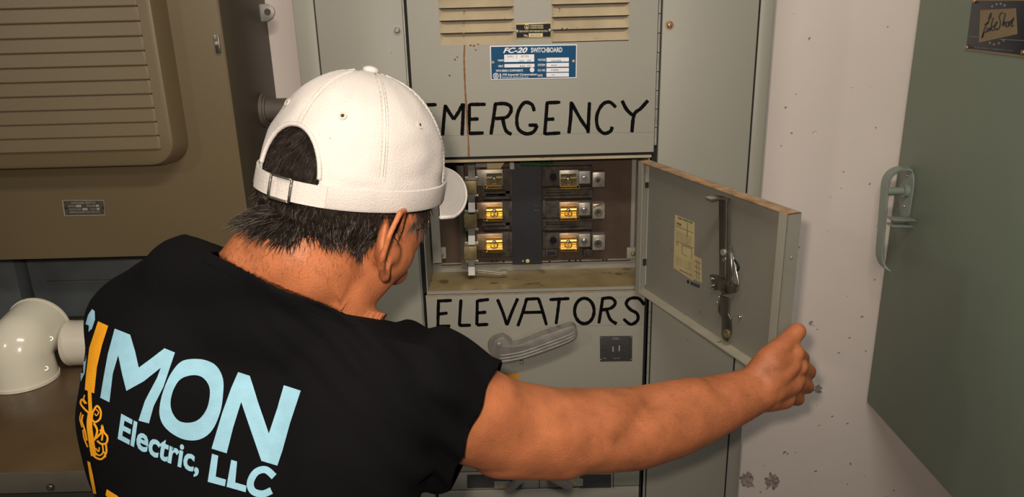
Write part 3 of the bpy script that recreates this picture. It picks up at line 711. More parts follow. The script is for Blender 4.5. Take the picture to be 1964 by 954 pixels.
# door pixel -> (u, z) on the inner face
def onD(x, y, n=0.0):
    v = ray(x, y); o = Hg-dn*n; t = (o-CAM).dot(dn)/v.dot(dn); return CAM+v*t
def dq(bm, x0, y0, x1, y1, n, t): pass
def dslab(bm, pts, n, t):
    poly(bm, [onD(x, y, n) for x, y in pts], -dn*t); return bm
lb = obj('paper_label', dslab(B(), [(1295,412),(1332,427),(1331,490),(1345,497),(1346,543),(1332,536),(1329,539),(1292,514)], 0.0, 0.0004), M_PAPER, door); lb['label'] = 'yellowed printed instruction label'
bm = B()
def dtext(txt, x, y, w, h, dyx=0.36, off=0.0):
    a = onD(x, y, 0.0006); b = onD(x+w, y+w*dyx, 0.0006); put_text(bm, txt, a, b-a, (0, 0, 1), (b-a).length, abs(onD(x, y-h, 0.0006).z-a.z), offset=off)
dtext('FUSED POWER PANEL', 1300, 420, 29, 4, 0.36, 0.03); dtext('V7E3R', 1297, 431, 10, 5, 0.36, 0.04)
for k in range(7):
    y = 437+k*3.1
    dtext('rated ampere volts max' if k % 2 else 'horse power fuse type', 1297 if k < 3 else 1296, y+8, 29, 1.8, 0.36)
for k in range(5): dtext('caution open switch before', 1296, 494+k*3.2, 30, 1.6, 0.42)
dtext('Manufactured in USA', 1304, 519, 23, 2.6, 0.5, 0.03)
for (x0, y0, x1, y1) in ((1296,433,1330,447),(1318,428,1318.6,455),(1308,470,1326,477),(1308,470,1308.6,486),(1326,477,1326.6,496),(1308,486,1318,492),(1296,462,1330,476),(1332,500,1344,506),(1332,510,1344,516),(1332,520,1344,526),(1336,498,1336.5,536),(1340,500,1340.5,538)):
    if abs(x1-x0) < 1: dslab(bm, [(x0,y0),(x1,y0+.2),(x1,y1+.2),(x0,y1)], 0.0005, 0.0002)
    else: dslab(bm, [(x0,y0),(x1,y1),(x1,y1+.7),(x0,y0+.7)], 0.0005, 0.0002)
c = onD(1299, 468, 0.0005); ring(bm, c, -dn, 0.0035, 0.0028, 0.0002)
obj('label_print', bm, M_NPDARK, door)
bm = B()
c = onD(1320, 541, 0); cyl(bm, c, c-dn*0.0006, 0.0034, n=14)
for i, x in enumerate((1325,1328,1331,1334,1337,1340)): dslab(bm, [(x,540+i*1.2),(x+1.6,540.6+i*1.2),(x+1.6,547+i*1.2),(x,546.4+i*1.2)], 0, 0.0005)
obj('stamped_marks', bm, M_NPBLACK, door)['label'] = 'black stamped marks under the label'
rivets([(onD(x, y, 0), -dn) for x, y in ((1264,415),(1264,462),(1290,433),(1290,479),(1343,598))], 0.0016, M_DSTEEL, door)
rivets([(onD(1421, 608, 0), -dn), (onD(1378, 580, 0), -dn)], 0.0028, M_STEEL, door, 'stud', 0.005); rivets([(onD(1517, 494, TH), -dn)], 0.0028, M_SBD, door)
# latch bar
def dbar(name, pts, n, t, m, bev=0.0008, lab=None):
    o = obj(name, dslab(B(), pts, n, t), m, door, bev=bev)
    if lab: o['label'] = lab
    return o
dbar('latch_bar', [(1382,380),(1401,381),(1400,520),(1401,560),(1381,556),(1383,520)], 0.010, 0.004, M_DSTEEL, lab='dark latch bar with hooked top')
dbar('latch_bar_edge', [(1398.5,381),(1402,383),(1400.5,558),(1398.5,558)], 0.006, 0.0085, M_STEEL, 0.0003)
bm = B(); hk = [onD(1391, 384, 0.012), onD(1391, 380, 0.014), onD(1388, 379.5, 0.020), onD(1380, 379, 0.028), onD(1368, 380, 0.038), onD(1358, 382, 0.046)]
strip(bm, hk, dx, 0.018, OUT, 0.003); obj('latch_hook', bm, M_STEEL, door, smooth='auto')
dbar('latch_tail', [(1383,566),(1400,572),(1399,602),(1404,612),(1404,640),(1397,656),(1389,651),(1386,640),(1387,610),(1379,598),(1380,570)], 0.010, 0.003, M_DSTEEL)
dbar('latch_tail_edge', [(1379.5,566),(1382,567),(1382,598),(1379.5,597)], 0.010, 0.0036, M_STEEL, 0.0002)
bm = B(); c = onD(1395.5, 640, 0.013); ring(bm, c, -dn, 0.0075, 0.0036, 0.004, 18); cyl(bm, c, c-dn*0.001, 0.0036, n=12); obj('latch_pivot', bm, M_BRONZE, door, smooth='auto')
bm = B(); poly(bm, [onD(1379,532,0.015), onD(1399,540,0.015), onD(1398,563,0.015), onD(1379,556,0.015)], -dn*0.003)
poly(bm, [onD(1399,541,0.002), onD(1415,546,0.002), onD(1413,561,0.002), onD(1398,563,0.002)], -dn*0.016); poly(bm, [onD(1369,526,0.0), onD(1383,529,0.0), onD(1384,553,0.0), onD(1379,556,0.0)], -dn*0.010)
o = obj('latch_bracket', bm, M_DSTEEL, door, bev=0.0008)
for i, (x, y) in enumerate(((1371, 534), (1371, 548))):
    bm = B(); c = onD(x, y, 0.004); cyl(bm, c, c-dn*0.004, 0.0062, n=6); cyl(bm, c-dn*0.004, c-dn*0.009, 0.0036, n=14); obj('hex_nut', bm, M_STEEL, door, smooth='auto')
bm = B(); c = onD(1389, 484, 0.0145); cyl(bm, c, c-dn*0.004, 0.0055, n=18); obj('latch_stud', bm, M_GALV, door, smooth='auto')
bm = B(); c = onD(1389, 498, 0.0145); ring(bm, c, -dn, 0.0045, 0.003, 0.001, 14); obj('latch_slot', bm, M_STEEL, door)
bm = B(); tube(bm, [onD(1402, 474, 0.006), onD(1410, 510, 0.008), onD(1417, 545, 0.010), onD(1412, 558, 0.012)], 0.0022, 8); tube(bm, [onD(1402, 474, 0.006), onD(1404, 520, 0.004), onD(1405, 552, 0.004)], 0.0018, 8)
obj('spring_wire', bm, M_STEEL, door, smooth=True)
bm = B(); tube(bm, [onD(1408, 498, 0.006), onD(1414, 506, 0.012), onD(1417, 514, 0.012), onD(1414, 519, 0.008)], 0.002, 8); obj('spring_hook', bm, M_BLACK, door, smooth=True)
bm = B(); c = Hg+Vector((0.004, 0.004, 0)); cyl(bm, c+Vector((0, 0, ZDB+0.004)), c+Vector((0, 0, ZDT-0.004)), 0.004, n=12); obj('door_hinge', bm, M_SB, door, smooth='auto')

# ---- unit below, mostly hidden by the arm
s2 = thing('switch_unit', 'lower switch unit with two small handles under the ELEVATORS panel', 'electrical switch', ((XL+XR)/2, YS, 0.6))
ZQ = PY(1000, 938, YF).z
o = obj('top_rail', box(B(), (XL, YF+0.001, ZQ), (XR-0.008, YS+0.004, ZP0-0.003)), M_SB, s2, bev=0.001)
o = obj('cover_panel', box(B(), (XL, YF, 0.6), (XR-0.008, YS+0.004, ZQ-0.003)), M_SB, s2, bev=0.002)
for (x0, x1, l) in ((896, 1000, 'black plate behind left small handle'), (1112, 1172, 'black plate behind right small handle')):
    bm = B(); prect(bm, x0, 911, x1, 936, YF+0.001, 0.0015); o = obj('rating_plate', bm, M_NPDARK, s2); o['label'] = l
for (a, b, c) in (((1003, 921), (972, 946), (962, 934)), ((1052, 918), (1096, 940), (1102, 929))):
    bm = B(); Yq = YF-0.02; p = PY(*a, Yq); q = PY(*b, Yq); e = (q-p).normalized(); f = e.cross(OUT)
    poly(bm, [p-f*0.006, q-f*0.008, q+f*0.008, p+f*0.006], Vector((0, 0.018, 0))); o = obj('small_handle', bm, M_ALU, s2, bev=0.002)
    bm = B(); prect(bm, c[0]-14, c[1]-10, c[0]+16, c[1]+4, YF-0.0006, 0.001); obj('handle_plate', bm, M_GALV, o)
    bm = B(); cc = PY(*c, YF-0.002); cyl(bm, cc, cc+OUT*0.002, 0.0042, n=10); obj('tag_dot', bm, M_ORANGE, o)
for x in (1034, 1176):
    bm = B(); prect(bm, x, 906, x+1.2, 937, YF+0.0005, 0.0008); obj('seam', bm, M_BLACK, s2)
# ================================================================ LEFT ENCLOSED SWITCH
XB = -0.512; YB0 = 1.42
bxz = 1.268
es = thing('enclosed_switch', 'large olive-grey wall-mounted switch box with a ribbed raised cover', 'switch box', (-0.95, YW, bxz))
def ep(name, bm, m, label=None, parent=None, **k):
    o = obj(name, bm, m, parent or es, **k)
    if label: o['label'] = label
    return o
body = ep('box_body', box(B(), (-1.62, YB0+0.003, bxz), (XB, YW-0.002, 2.4)), M_BOXD, 'side of the box, its shade put into the paint', bev=0.002)
ep('box_front', box(B(), (-1.62, YB0, bxz), (XB+0.0005, YB0+0.0035, 2.4)), M_BOX, 'flat front sheet', bev=0.0015)
ep('front_edge', box(B(), (XB-0.002, YB0-0.0008, bxz), (XB+0.0012, YB0+0.004, 2.4)), M_BOX)
# raised pan with rounded corner
RP = 0.052; YP = YB0-RP
def pan(YY, inset):
    p = PY(318, 322, YP); xr = PY(312, 150, YP).x-inset; zb = PY(200, 321, YP).z+inset; r = 0.045
    pts = [Vector((-1.60, YY, zb))]
    for i in range(9):
        a = -math.pi/2+math.pi/2*i/8; pts.append(Vector((xr-r+r*math.cos(a), YY, zb+r+r*math.sin(a))))
    pts += [Vector((xr, YY, 2.35)), Vector((-1.60, YY, 2.35))]
    return pts
bm = B(); levels = [pan(YB0, -0.006), pan(YP+0.010, -0.001), pan(YP+0.003, 0.002), pan(YP, 0.009)]
L = [[bm.verts.new(p) for p in l] for l in levels]
for a, b in zip(L, L[1:]):
    for i in range(len(a)-1): bm.faces.new([a[i], a[i+1], b[i+1], b[i]])
bm.faces.new(L[-1])
cover = ep('cover', bm, M_BOX, 'raised pressed cover with horizontal ribs', smooth='auto')
xe = PY(300, 150, YP).x-0.012
zr = PY(100, 291, YP).z
for k in range(26):
    z = zr+k*0.0248
    if z > 2.3: break
    bm = B(); x1 = xe
    pr = [(YP, z+0.0245), (YP-0.0012, z+0.022), (YP-0.0045, z+0.0016), (YP-0.0040, z+0.0002), (YP, z)]
    V = [[bm.verts.new((x, y if x < x1-0.001 else min(y+0.003, YP), zz)) for (y, zz) in pr] for x in (-1.59, x1-0.004, x1)]
    for a, b in zip(V, V[1:]):
        for i in range(4): bm.faces.new([a[i], b[i], b[i+1], a[i+1]])
    ep('cover_rib', bm, M_BOX, parent=cover)
# latch clip on the front edge
bm = B(); c = PY(418, 83, YB0-0.002); box(bm, c+Vector((-.005, -.004, -.017)), c+Vector((.004, 0, .016))); ep('cover_latch', bm, M_DSTEEL, bev=0.001)
bm = B(); screw(bm, c+Vector((-.001, -.004, 0)), OUT, 0.004, 0.003); ep('latch_screw', bm, M_GALV, smooth='auto')
# mounting ear
pe = [PY(x, y, YW-0.045) for x, y in ((478,9),(512,7),(524,14),(527,24),(523,35),(512,41),(479,42))]
bm = B(); poly(bm, pe, Vector((0, 0.003, 0))); ear = ep('mounting_ear', bm, M_GALV, 'pale metal mounting ear', bev=0.0008)
bm = B(); c = PY(513, 23, YW-0.0455); ring(bm, c, OUT, 0.0068, 0.0055, 0.0008); cyl(bm, c, c+OUT*0.0004, 0.0055, n=20); ep('ear_hole', bm, M_BOXD, parent=ear)
# conduit hub out of the side
bm = B(); c = PY(492, 212, 1.60); c.x = XB
ring(bm, c, (1, 0, 0), 0.036, 0.02, 0.006, 30); cyl(bm, c, c+Vector((0.010, 0, 0)), 0.031, n=12); cyl(bm, c+Vector((0.01, 0, 0)), c+Vector((0.105, 0, 0)), 0.024, n=28)
ep('conduit_hub', bm, mat('hub_paint', (0.14, 0.115, 0.095), 0.5, 0.2, 0.15, 30), 'conduit hub on the box side', smooth='auto')
# small nameplate
npl = ep('nameplate', poly(B(), [PY(x, y, YB0-0.0002) for x, y in ((119.5,384),(199.5,384),(202,413),(124,414.5))], OUT*0.001), M_PLTXT, 'small engraved plate reading ENCLOSED SWITCH')
bm = B(); poly(bm, [PY(x, y, YB0-0.0013) for x, y in ((121,385.3),(198.5,385.3),(200.7,411.8),(125.2,413.2))], OUT*0.0002); ep('plate_field', bm, M_PLOLIVE, parent=npl)
bm = B(); Yt = YB0-0.0018
ptext(bm, 'ENCLOSED SWITCH', 137, 391.5, 46, 3.6, Yt, offset=0.01); ptext(bm, 'AMPS', 131, 397.5, 13, 3.4, Yt, offset=0.01); ptext(bm, 'POLES', 167, 397, 16, 3.4, Yt, offset=0.01)
ptext(bm, 'VOLTS AC', 133, 403.5, 23, 3.2, Yt, offset=0.01); ptext(bm, 'H.P.', 175, 403, 9, 3.2, Yt, offset=0.01); ptext(bm, 'FEDERAL PACIFIC ELECTRIC CO.', 134, 408.8, 58, 3, Yt, offset=0.01)
prect(bm, 145.5, 393.5, 156, 397.5, Yt); prect(bm, 184, 393, 190, 397, Yt); prect(bm, 158, 399.5, 168, 403.5, Yt); prect(bm, 185.5, 399, 191, 403, Yt)
ep('plate_lettering', bm, M_PLTXT, parent=npl)
rivets([(PY(126, 399, Yt), OUT), (PY(198, 398.5, Yt), OUT)], 0.002, M_BLACK, npl)

# wall channel and blue-grey steel sheet under the box
bs = thing('backing_sheet', 'dark blue-grey steel sheet on the wall under the switch box', 'steel sheet', (-0.95, YW, 0.9))
obj('sheet', box(B(), (-1.14, YW-0.012, 1.02), (-0.46, YW-0.001, bxz-0.002)), M_BLUEGREY, bs, bev=0.001)
obj('seam_fold', box(B(), (-1.10, YW-0.018, 1.12), (-0.47, YW-0.012, 1.128)), M_BLUEGREY, bs, bev=0.001)
ch = tag(obj('steel_channel', box(B(), (-1.30, YW-0.05, 1.0425), (-1.145, YW-0.001, bxz-0.002)), M_BLUEGREY, bev=0.004, origin=(-1.22, YW, 1.0425)), 'dark steel channel standing left of the blue-grey sheet', 'steel channel')

# ================================================================ WIREWAY with its top face
ZW = 1.04
ww = thing('wireway', 'brown-grey steel wireway trough under the white conduit elbow', 'cable trough', (-1.0, 1.35, 0))
obj('top_cover', box(B(), (-1.75, 1.03, ZW-0.003), (-0.455, YW-0.02, ZW)), M_TROUGH, ww, bev=0.0012)
obj('front_lip', box(B(), (-1.75, 1.0275, ZW-0.036), (-0.455, 1.031, ZW+0.001)), mat('wireway_lip_paint', (0.095, 0.085, 0.065), 0.45, 0, 0.1, 20), ww, bev=0.001)
obj('trough_body', box(B(), (-1.75, 1.06, 0.0), (-0.455, YW-0.022, ZW-0.004)), mat('wireway_body_paint', (0.05, 0.047, 0.04), 0.6), ww)
bm = B(); c = PY(98, 934, 1.0275); cyl(bm, c, c+OUT*0.003, 0.0066, n=6); screw(bm, c+OUT*0.003, OUT, 0.0048, 0.002); obj('bolt', bm, M_DSTEEL, ww, smooth='auto')

# ================================================================ PVC conduit elbow and loose pipe
R1 = 0.058; Ye = 1.350
cb = PY(53, 745, Ye); cb.z = ZW+0.001
pv = thing('conduit_elbow', 'white plastic conduit elbow standing on the brown wireway', 'pipe fitting', cb)
p1 = cb+Vector((0, 0, 0.052)); pt = PY(77, 622, 1.43); pc = p1+Vector((0.002, 0.004, 0.022))
dU = (pt-pc).normalized(); p3 = pc+dU*0.022
bend = [p1.lerp(pc, i/10).lerp(pc.lerp(p3, i/10), i/10) for i in range(11)]
path = [cb, cb.lerp(p1, 0.5)]+bend+[pt.lerp(p3, 0.5), pt]
rad = [R1+0.0015, R1]+[R1-0.0008]*len(bend)+[R1, R1+0.0015]
bm = B(); tube(bm, path, rad, 44); elb = obj('elbow_body', bm, M_WHITEP, pv, smooth='auto')
obj('socket_rim', ring(B(), cb, (0, 0, 1), R1+0.0028, R1-0.006, 0.006, 44), M_WHITEP, pv, smooth='auto')
obj('socket_rim', ring(B(), pt-dU*0.004, dU, R1+0.0028, R1-0.006, 0.005, 44), M_WHITEP, pv, smooth='auto')
for x, y in ((97, 650), (88, 707)):
    v = ray(x, y).normalized(); bt = BVHTree.FromPolygons([q.co+pv.location for q in elb.data.vertices], [tuple(q.vertices) for q in elb.data.polygons]); h = bt.ray_cast(CAM, v)
    if h[0]: obj('mould_mark', ring(B(), h[0]-v*0.0004, -v, 0.0042, 0.003, 0.0008, 16), M_WHITEP, pv)
bm = B(); rp_ = 0.046; a = PY(136, 650, 1.42); a.z = ZW+rp_+0.0005; b = Vector((-0.50, 1.42, a.z))
tube(bm, [a, a.lerp(b, 0.5), b], rp_, 40); ring(bm, a+Vector((-0.001, 0, 0)), (1, 0, 0), rp_+0.0004, rp_-0.006, 0.002, 40)
tag(obj('conduit_pipe', bm, mat('pvc_grey_white', (0.72, 0.66, 0.56), 0.3, 0, 0.04, 10), smooth='auto', origin=(a.x, a.y, ZW)), 'straight white plastic pipe lying behind the conduit elbow', 'pipe')

# ================================================================ GREEN CABINET on the right
XG = 0.884; ZG = 0.742; YG0 = 0.75; YG1 = YW-0.004
gc = thing('electrical_cabinet', 'tall green-grey steel cabinet at the right with a latch handle', 'cabinet', (1.15, 1.2, ZG))
obj('cabinet_body', box(B(), (XG+0.014, YG0, ZG), (1.498, YG1, 2.5)), M_GREEN, gc, bev=0.003)
gd = obj('cabinet_door', box(B(), (XG, YG0, ZG+0.001), (XG+0.013, YG1-0.002, 2.49)), M_GREEN, gc, bev=0.006)
def G(x, y, h=0.0): return PX(x, y, XG-h)
GN = Vector((-1, 0, 0))
def gslab(bm, pts, h, t): poly(bm, [G(x, y, h) for x, y in pts], GN*t); return bm
# handle: teardrop back plate, bent flat bar, pin, lower tab
o = obj('handle_plate', gslab(B(), [(p.x, p.y) for p in catmull([Vector((x, y, 0)) for x, y in ((1738,322),(1750,326),(1755,348),(1749,392),(1744,418),(1733,421),(1728,400),(1727,350))], 4, True)], 0, 0.004), M_GREENL, gc, bev=0.001)
o['label'] = 'handle mounting plate with two rivets'
bm = B()
base = G(1742, 328, 0.004)
pts = [G(1744, 326, 0.004), G(1735, 323, 0.014), G(1722, 324, 0.026), G(1707, 333, 0.038), G(1698, 350, 0.046), G(1695.5, 375, 0.048), G(1691, 430, 0.048), G(1687, 480, 0.048), G(1688, 497, 0.046), G(1694, 510, 0.042), G(1702, 516, 0.036)]
pts = catmull(pts, 5)
strip(bm, pts, (0, 1, 0), 0.030, OUT, 0.0035)
o = obj('lever', bm, M_GREENL, gc, smooth='auto'); o['label'] = 'bent flat pull lever'
bm = B(); a = G(1741, 366, 0.002); b = a+GN*0.046; cyl(bm, a, b, 0.0085, n=20); cyl(bm, a, a+GN*0.012, 0.0150, n=24); obj('pivot_pin', bm, M_GREENL, gc, smooth='auto')
bm = B(); a = G(1744, 418, 0.003)
poly(bm, [a, a+Vector((0, -0.03, 0)), a+Vector((-0.05, -0.03, 0.002)), a+Vector((-0.05, 0.0, 0.002))], (0, 0, 0.003)); poly(bm, [a+Vector((-.005,0,-.014)), a+Vector((-.005, -0.03, -.014)), a+Vector((-0.05, -0.03, -0.012)), a+Vector((-0.05, 0.0, -.012))], (0, 0, 0.003)); obj('latch_tab', bm, M_GREENL, gc, bev=0.0008)
rivets([(G(x, y, 0.004), GN) for x, y in ((1740, 337), (1734, 396))], 0.0045, M_LUG, gc, h=0.003)
# navy nameplate, tan field
def c6(x, y, h=0.0): return G(1840+x/7.95, y/7.95, h)
pl = obj('cabinet_nameplate', poly(B(), [c6(x, y) for x, y in ((205,10),(1500,8),(1500,930),(115,755),(125,640))], GN*0.0016), M_NAVY, gc, bev=0.0003); pl['label'] = 'navy and tan nameplate with script lettering'
obj('plate_edge', poly(B(), [c6(x, y, 0.0) for x, y in ((108,735),(1500,905),(1500,940),(108,762))], GN*0.0022), M_TAN, pl)
obj('plate_edge', poly(B(), [c6(x, y, 0.0) for x, y in ((200,-8),(1500,-14),(1500,10),(204,14))], GN*0.0022), M_TAN, pl)
obj('tan_field', poly(B(), [c6(x, y, 0.0017) for x, y in ((322,155),(865,125),(888,520),(300,650))], GN*0.0004), M_TAN, pl)
bm = B()
c6t = lambda x, y: c6(x, y, 0.0021)
for p in ([(440,290),(475,215),(485,205),(478,260),(440,330),(410,390),(385,440),(355,560),(340,580)],[(345,575),(375,500),(400,490),(430,480)],[(380,380),(420,360),(455,340)],
          [(455,430),(425,440),(420,470),(440,480),(460,430),(462,475)],[(522,270),(495,350),(480,450),(478,470)],[(520,390),(490,430),(510,465),(530,460)],[(530,430),(570,360),(575,335),(545,370),(535,430),(555,455),(580,430)],
          [(675,200),(640,200),(610,260),(625,330),(620,400),(590,450),(570,440)],[(705,200),(680,300),(660,400)],[(665,380),(690,330),(700,340),(690,410)],[(735,330),(715,370),(725,410),(745,400),(755,350),(735,330)],[(765,330),(765,400)],[(765,350),(785,315),(800,320)],[(795,370),(825,300),(828,275),(805,310),(790,380),(805,405),(825,380)]):
    brush(bm, p, 17, c6t, GN, 0.0003)
obj('script_lettering', bm, M_NAVY, pl)
bm = B()
def star(cx, cy, r):
    poly(bm, [c6(cx+(r if i % 2 == 0 else r*0.42)*math.sin(math.pi*i/5), cy-(r if i % 2 == 0 else r*0.42)*math.cos(math.pi*i/5), 0.0017) for i in range(10)], GN*0.0003)
for x, y in ((502,98),(570,65),(633,58),(692,82),(467,655),(530,678),(603,660),(675,615)): star(x, y, 24)
poly(bm, [c6(x, y, 0.0017) for x, y in ((140,550),(298,562),(298,568),(140,556))], GN*0.0003); poly(bm, [c6(x, y, 0.0017) for x, y in ((620,595),(1400,640),(1400,648),(620,601))], GN*0.0003)
a = c6(235, 730, 0.0019); b = c6(815, 785, 0.0019); put_text(bm, 'ELECTRICAL CABINETS U.S.A.', a, b-a, (0, 0, 1), (b-a).length, 0.0022)
obj('plate_stars', bm, mat('plate_silver', (0.25, 0.26, 0.28), 0.4), pl)
rivets([(c6(x, y, 0.0016), GN) for x, y in ((228,15),(115,725),(975,800))], 0.0042, M_COPPER, pl, h=0.003)
# ================================================================ PERSON
pe_o = thing('person', 'man in white cap and black printed t-shirt reaching to hold the open door', 'person', (-0.36, 0.62, 0.0))
def capsule(bm, p0, r0, p1, r1, n=20):
    """tapered capsule, closed"""
    p0 = Vector(p0); p1 = Vector(p1); ax = (p1-p0); L = max(ax.length, 1e-5); ax = ax/L; s, t = frame_of(ax)
    prof = []
    sn = max(-1, min(1, (r0-r1)/L)); th = math.asin(sn)
    for i in range(7):
        a = -math.pi/2+(th+math.pi/2)*i/6; prof.append((p0+ax*r0*math.sin(a), r0*math.cos(a)))
    for i in range(7):
        a = th+(math.pi/2-th)*i/6; prof.append((p1+ax*r1*math.sin(a), r1*math.cos(a)))
    tip0 = bm.verts.new(prof[0][0]); tip1 = bm.verts.new(prof[-1][0]); R = []
    for c, r in prof[1:-1]:
        R.append([bm.verts.new(c+(s*math.cos(2*math.pi*k/n)+t*math.sin(2*math.pi*k/n))*r) for k in range(n)])
    for k in range(n):
        bm.faces.new([tip0, R[0][(k+1) % n], R[0][k]]); bm.faces.new([tip1, R[-1][k], R[-1][(k+1) % n]])
    for a, b in zip(R, R[1:]):
        for k in range(n): bm.faces.new([a[k], a[(k+1) % n], b[(k+1) % n], b[k]])
def chain(bm, pts):
    for (p, r), (q, s) in zip(pts, pts[1:]): capsule(bm, p, r, q, s)
def ell(bm, c, ax, rad, n=24):
    """ellipsoid with centre c, axes ax (three vectors), radii rad"""
    M = Matrix([[ax[j][i]*rad[j] for j in range(3)]+[c[i]] for i in range(3)]+[[0, 0, 0, 1]])
    bmesh.ops.create_uvsphere(bm, u_segments=n, v_segments=n//2+2, radius=1, matrix=M)
def remeshed(bm, voxel):
    bmesh.ops.recalc_face_normals(bm, faces=bm.faces)
    me = bpy.data.meshes.new('tmp'); bm.to_mesh(me); bm.free()
    o = bpy.data.objects.new('tmp', me); COL.objects.link(o)
    md = o.modifiers.new('r', 'REMESH'); md.mode = 'VOXEL'; md.voxel_size = voxel; md.adaptivity = 0
    dg = bpy.context.evaluated_depsgraph_get(); dg.update()
    out = bpy.data.meshes.new_from_object(o.evaluated_get(dg))
    bpy.data.objects.remove(o); bpy.data.meshes.remove(me)
    return out
def smooth_mesh(me, iters, weight=None):
    n = len(me.vertices); co = np.empty(n*3); me.vertices.foreach_get('co', co); co = co.reshape(-1, 3)
    ed = np.empty(len(me.edges)*2, dtype=np.int64); me.edges.foreach_get('vertices', ed); ed = ed.reshape(-1, 2)
    deg = np.zeros(n); np.add.at(deg, ed[:, 0], 1); np.add.at(deg, ed[:, 1], 1); deg[deg == 0] = 1
    w = np.ones(n) if weight is None else weight(co)
    for it in range(iters):
        for f in (0.6, -0.55 if it % 2 else 0.0):
            if f == 0: continue
            s = np.zeros_like(co); 
            for k in range(3):
                s[:, k] = np.bincount(ed[:, 0], co[ed[:, 1], k], n)+np.bincount(ed[:, 1], co[ed[:, 0], k], n)
            co = co+(s/deg[:, None]-co)*(f*w)[:, None]
    me.vertices.foreach_set('co', co.ravel()); me.update()
    return co

# --- torso frame
C7 = PY(545, 520, 0.70)
tuz = Vector((0.27, 0.20, 0.94)).normalized()
tux = Vector((0.94, -0.10, -0.30)); tux = (tux-tuz*tux.dot(tuz)).normalized()
tuy = tuz.cross(tux).normalized()
def T(a, b, c): return C7+tux*a+tuy*b+tuz*c
TA = (tux, tuy, tuz)
# --- arm joints
SR = PY(845, 745, 0.80)
arm = [(PY(835, 765, 0.80), 0.066), (PY(955, 815, 0.83), 0.0585), (PY(1060, 828, 0.86), 0.0565), (PY(1150, 826, 0.89), 0.0565), (PY(1215, 822, 0.92), 0.0575), (PY(1290, 805, 0.95), 0.0535), (PY(1350, 786, 0.975), 0.0470), (PY(1405, 766, 0.995), 0.0395), (PY(1450, 748, 1.01), 0.0345)]
SL = T(-0.165, 0.110, -0.120)
armL = [(SL, 0.062), (Vector((-0.47, 0.88, 1.20)), 0.050), (Vector((-0.44, 0.98, 1.13)), 0.044), (Vector((-0.34, 1.12, 1.10)), 0.036), (Vector((-0.26, 1.20, 1.08)), 0.029)]
# --- head frame
HF = Vector((0.50, 0.86, -0.20)).normalized()
HU0 = Vector((0.12, -0.06, 1))
HU = (HU0-HF*HU0.dot(HF)).normalized(); HR = HF.cross(HU).normalized()
HC = PY(690, 322, 0.80)
def Hd(f, r, u): return HC+HF*f+HR*r+HU*u
HA = (HF, HR, HU)

na = PY(392, 478, 0.735); nb = PY(668, 600, 0.735)
nn = (nb-na).cross(Vector((0.15, 0.9, -0.42))).normalized()
if nn.z < 0: nn = -nn
NM = na.lerp(nb, 0.5)
def clamp_collar(co, lim, lo):
    """keep the shoulders beside the neck under the collar plane"""
    rel = co-np.array(C7); lat = rel @ np.array(tux); lat = np.where(lat > 0, lat+0.022, -lat); h = (co-np.array(NM)) @ np.array(nn)
    t = np.clip((lat-0.066)/0.024, 0, 1); t = t*t*(3-2*t)
    m = (h > lim) & (h < lo) & (np.linalg.norm(co-np.array(NM), axis=1) < 0.21) & (np.linalg.norm(co-np.array(Hd(0.02, 0.012, -0.085)), axis=1) > (0.080 if lo < 0.05 else 0))
    d = np.where(m, (h-lim)*t, 0)
    fd = np.clip((0.21-np.linalg.norm(co-np.array(NM), axis=1))/0.05, 0, 1)
    return co-(d*fd)[:, None]*np.array(nn)
def torso(bm, inf, low):
    ell(bm, T(0.0, 0.115, -0.26), TA, (0.174+inf, 0.122+inf, 0.26+inf))
    ell(bm, T(0.085, 0.075, -0.17), TA, (0.095+inf, 0.085+inf, 0.15+inf)); ell(bm, T(-0.118, 0.092, -0.18), TA, (0.095+inf, 0.085+inf, 0.16+inf))
    ell(bm, T(0.0, 0.12, -0.46+low), TA, (0.160+inf*1.6, 0.120+inf*1.6, 0.22))
    capsule(bm, T(-0.145, 0.100, -0.090), 0.058+inf, T(0.0, 0.075, -0.07), 0.070+inf); capsule(bm, T(0.0, 0.075, -0.07), 0.068+inf, SR.lerp(T(0.165,0.085,-0.1), 0.3), 0.056+inf)
    capsule(bm, T(0.0, 0.065, 0.0), 0.062+inf*0.6, T(0.10, 0.085, -0.085) if inf > 0 else T(0.08, 0.09, -0.10), 0.045+inf); capsule(bm, T(0.0, 0.065, 0.0), 0.062+inf*0.6, T(-0.12, 0.08, -0.055), 0.052+inf)

bm = B()
torso(bm, -0.012, 0)
chain(bm, arm); chain(bm, armL)
# elbow point, forearm muscle, biceps
capsule(bm, PY(1195, 855, 0.905), 0.034, PY(1225, 862, 0.93), 0.030)
capsule(bm, PY(1235, 795, 0.93), 0.040, PY(1330, 768, 0.965), 0.034)
capsule(bm, PY(960, 850, 0.83), 0.045, PY(1080, 858, 0.86), 0.043)
# neck
NB = T(-0.010, 0.075, -0.01)
NH = Hd(-0.050, -0.008, -0.10)
capsule(bm, NB, 0.064, NH, 0.057); capsule(bm, T(-0.005, 0.075, -0.02), 0.053, Hd(-0.02, -0.006, -0.11), 0.048)
capsule(bm, T(-0.03, 0.06, -0.01), 0.055, Hd(-0.065, -0.01, -0.09), 0.05)
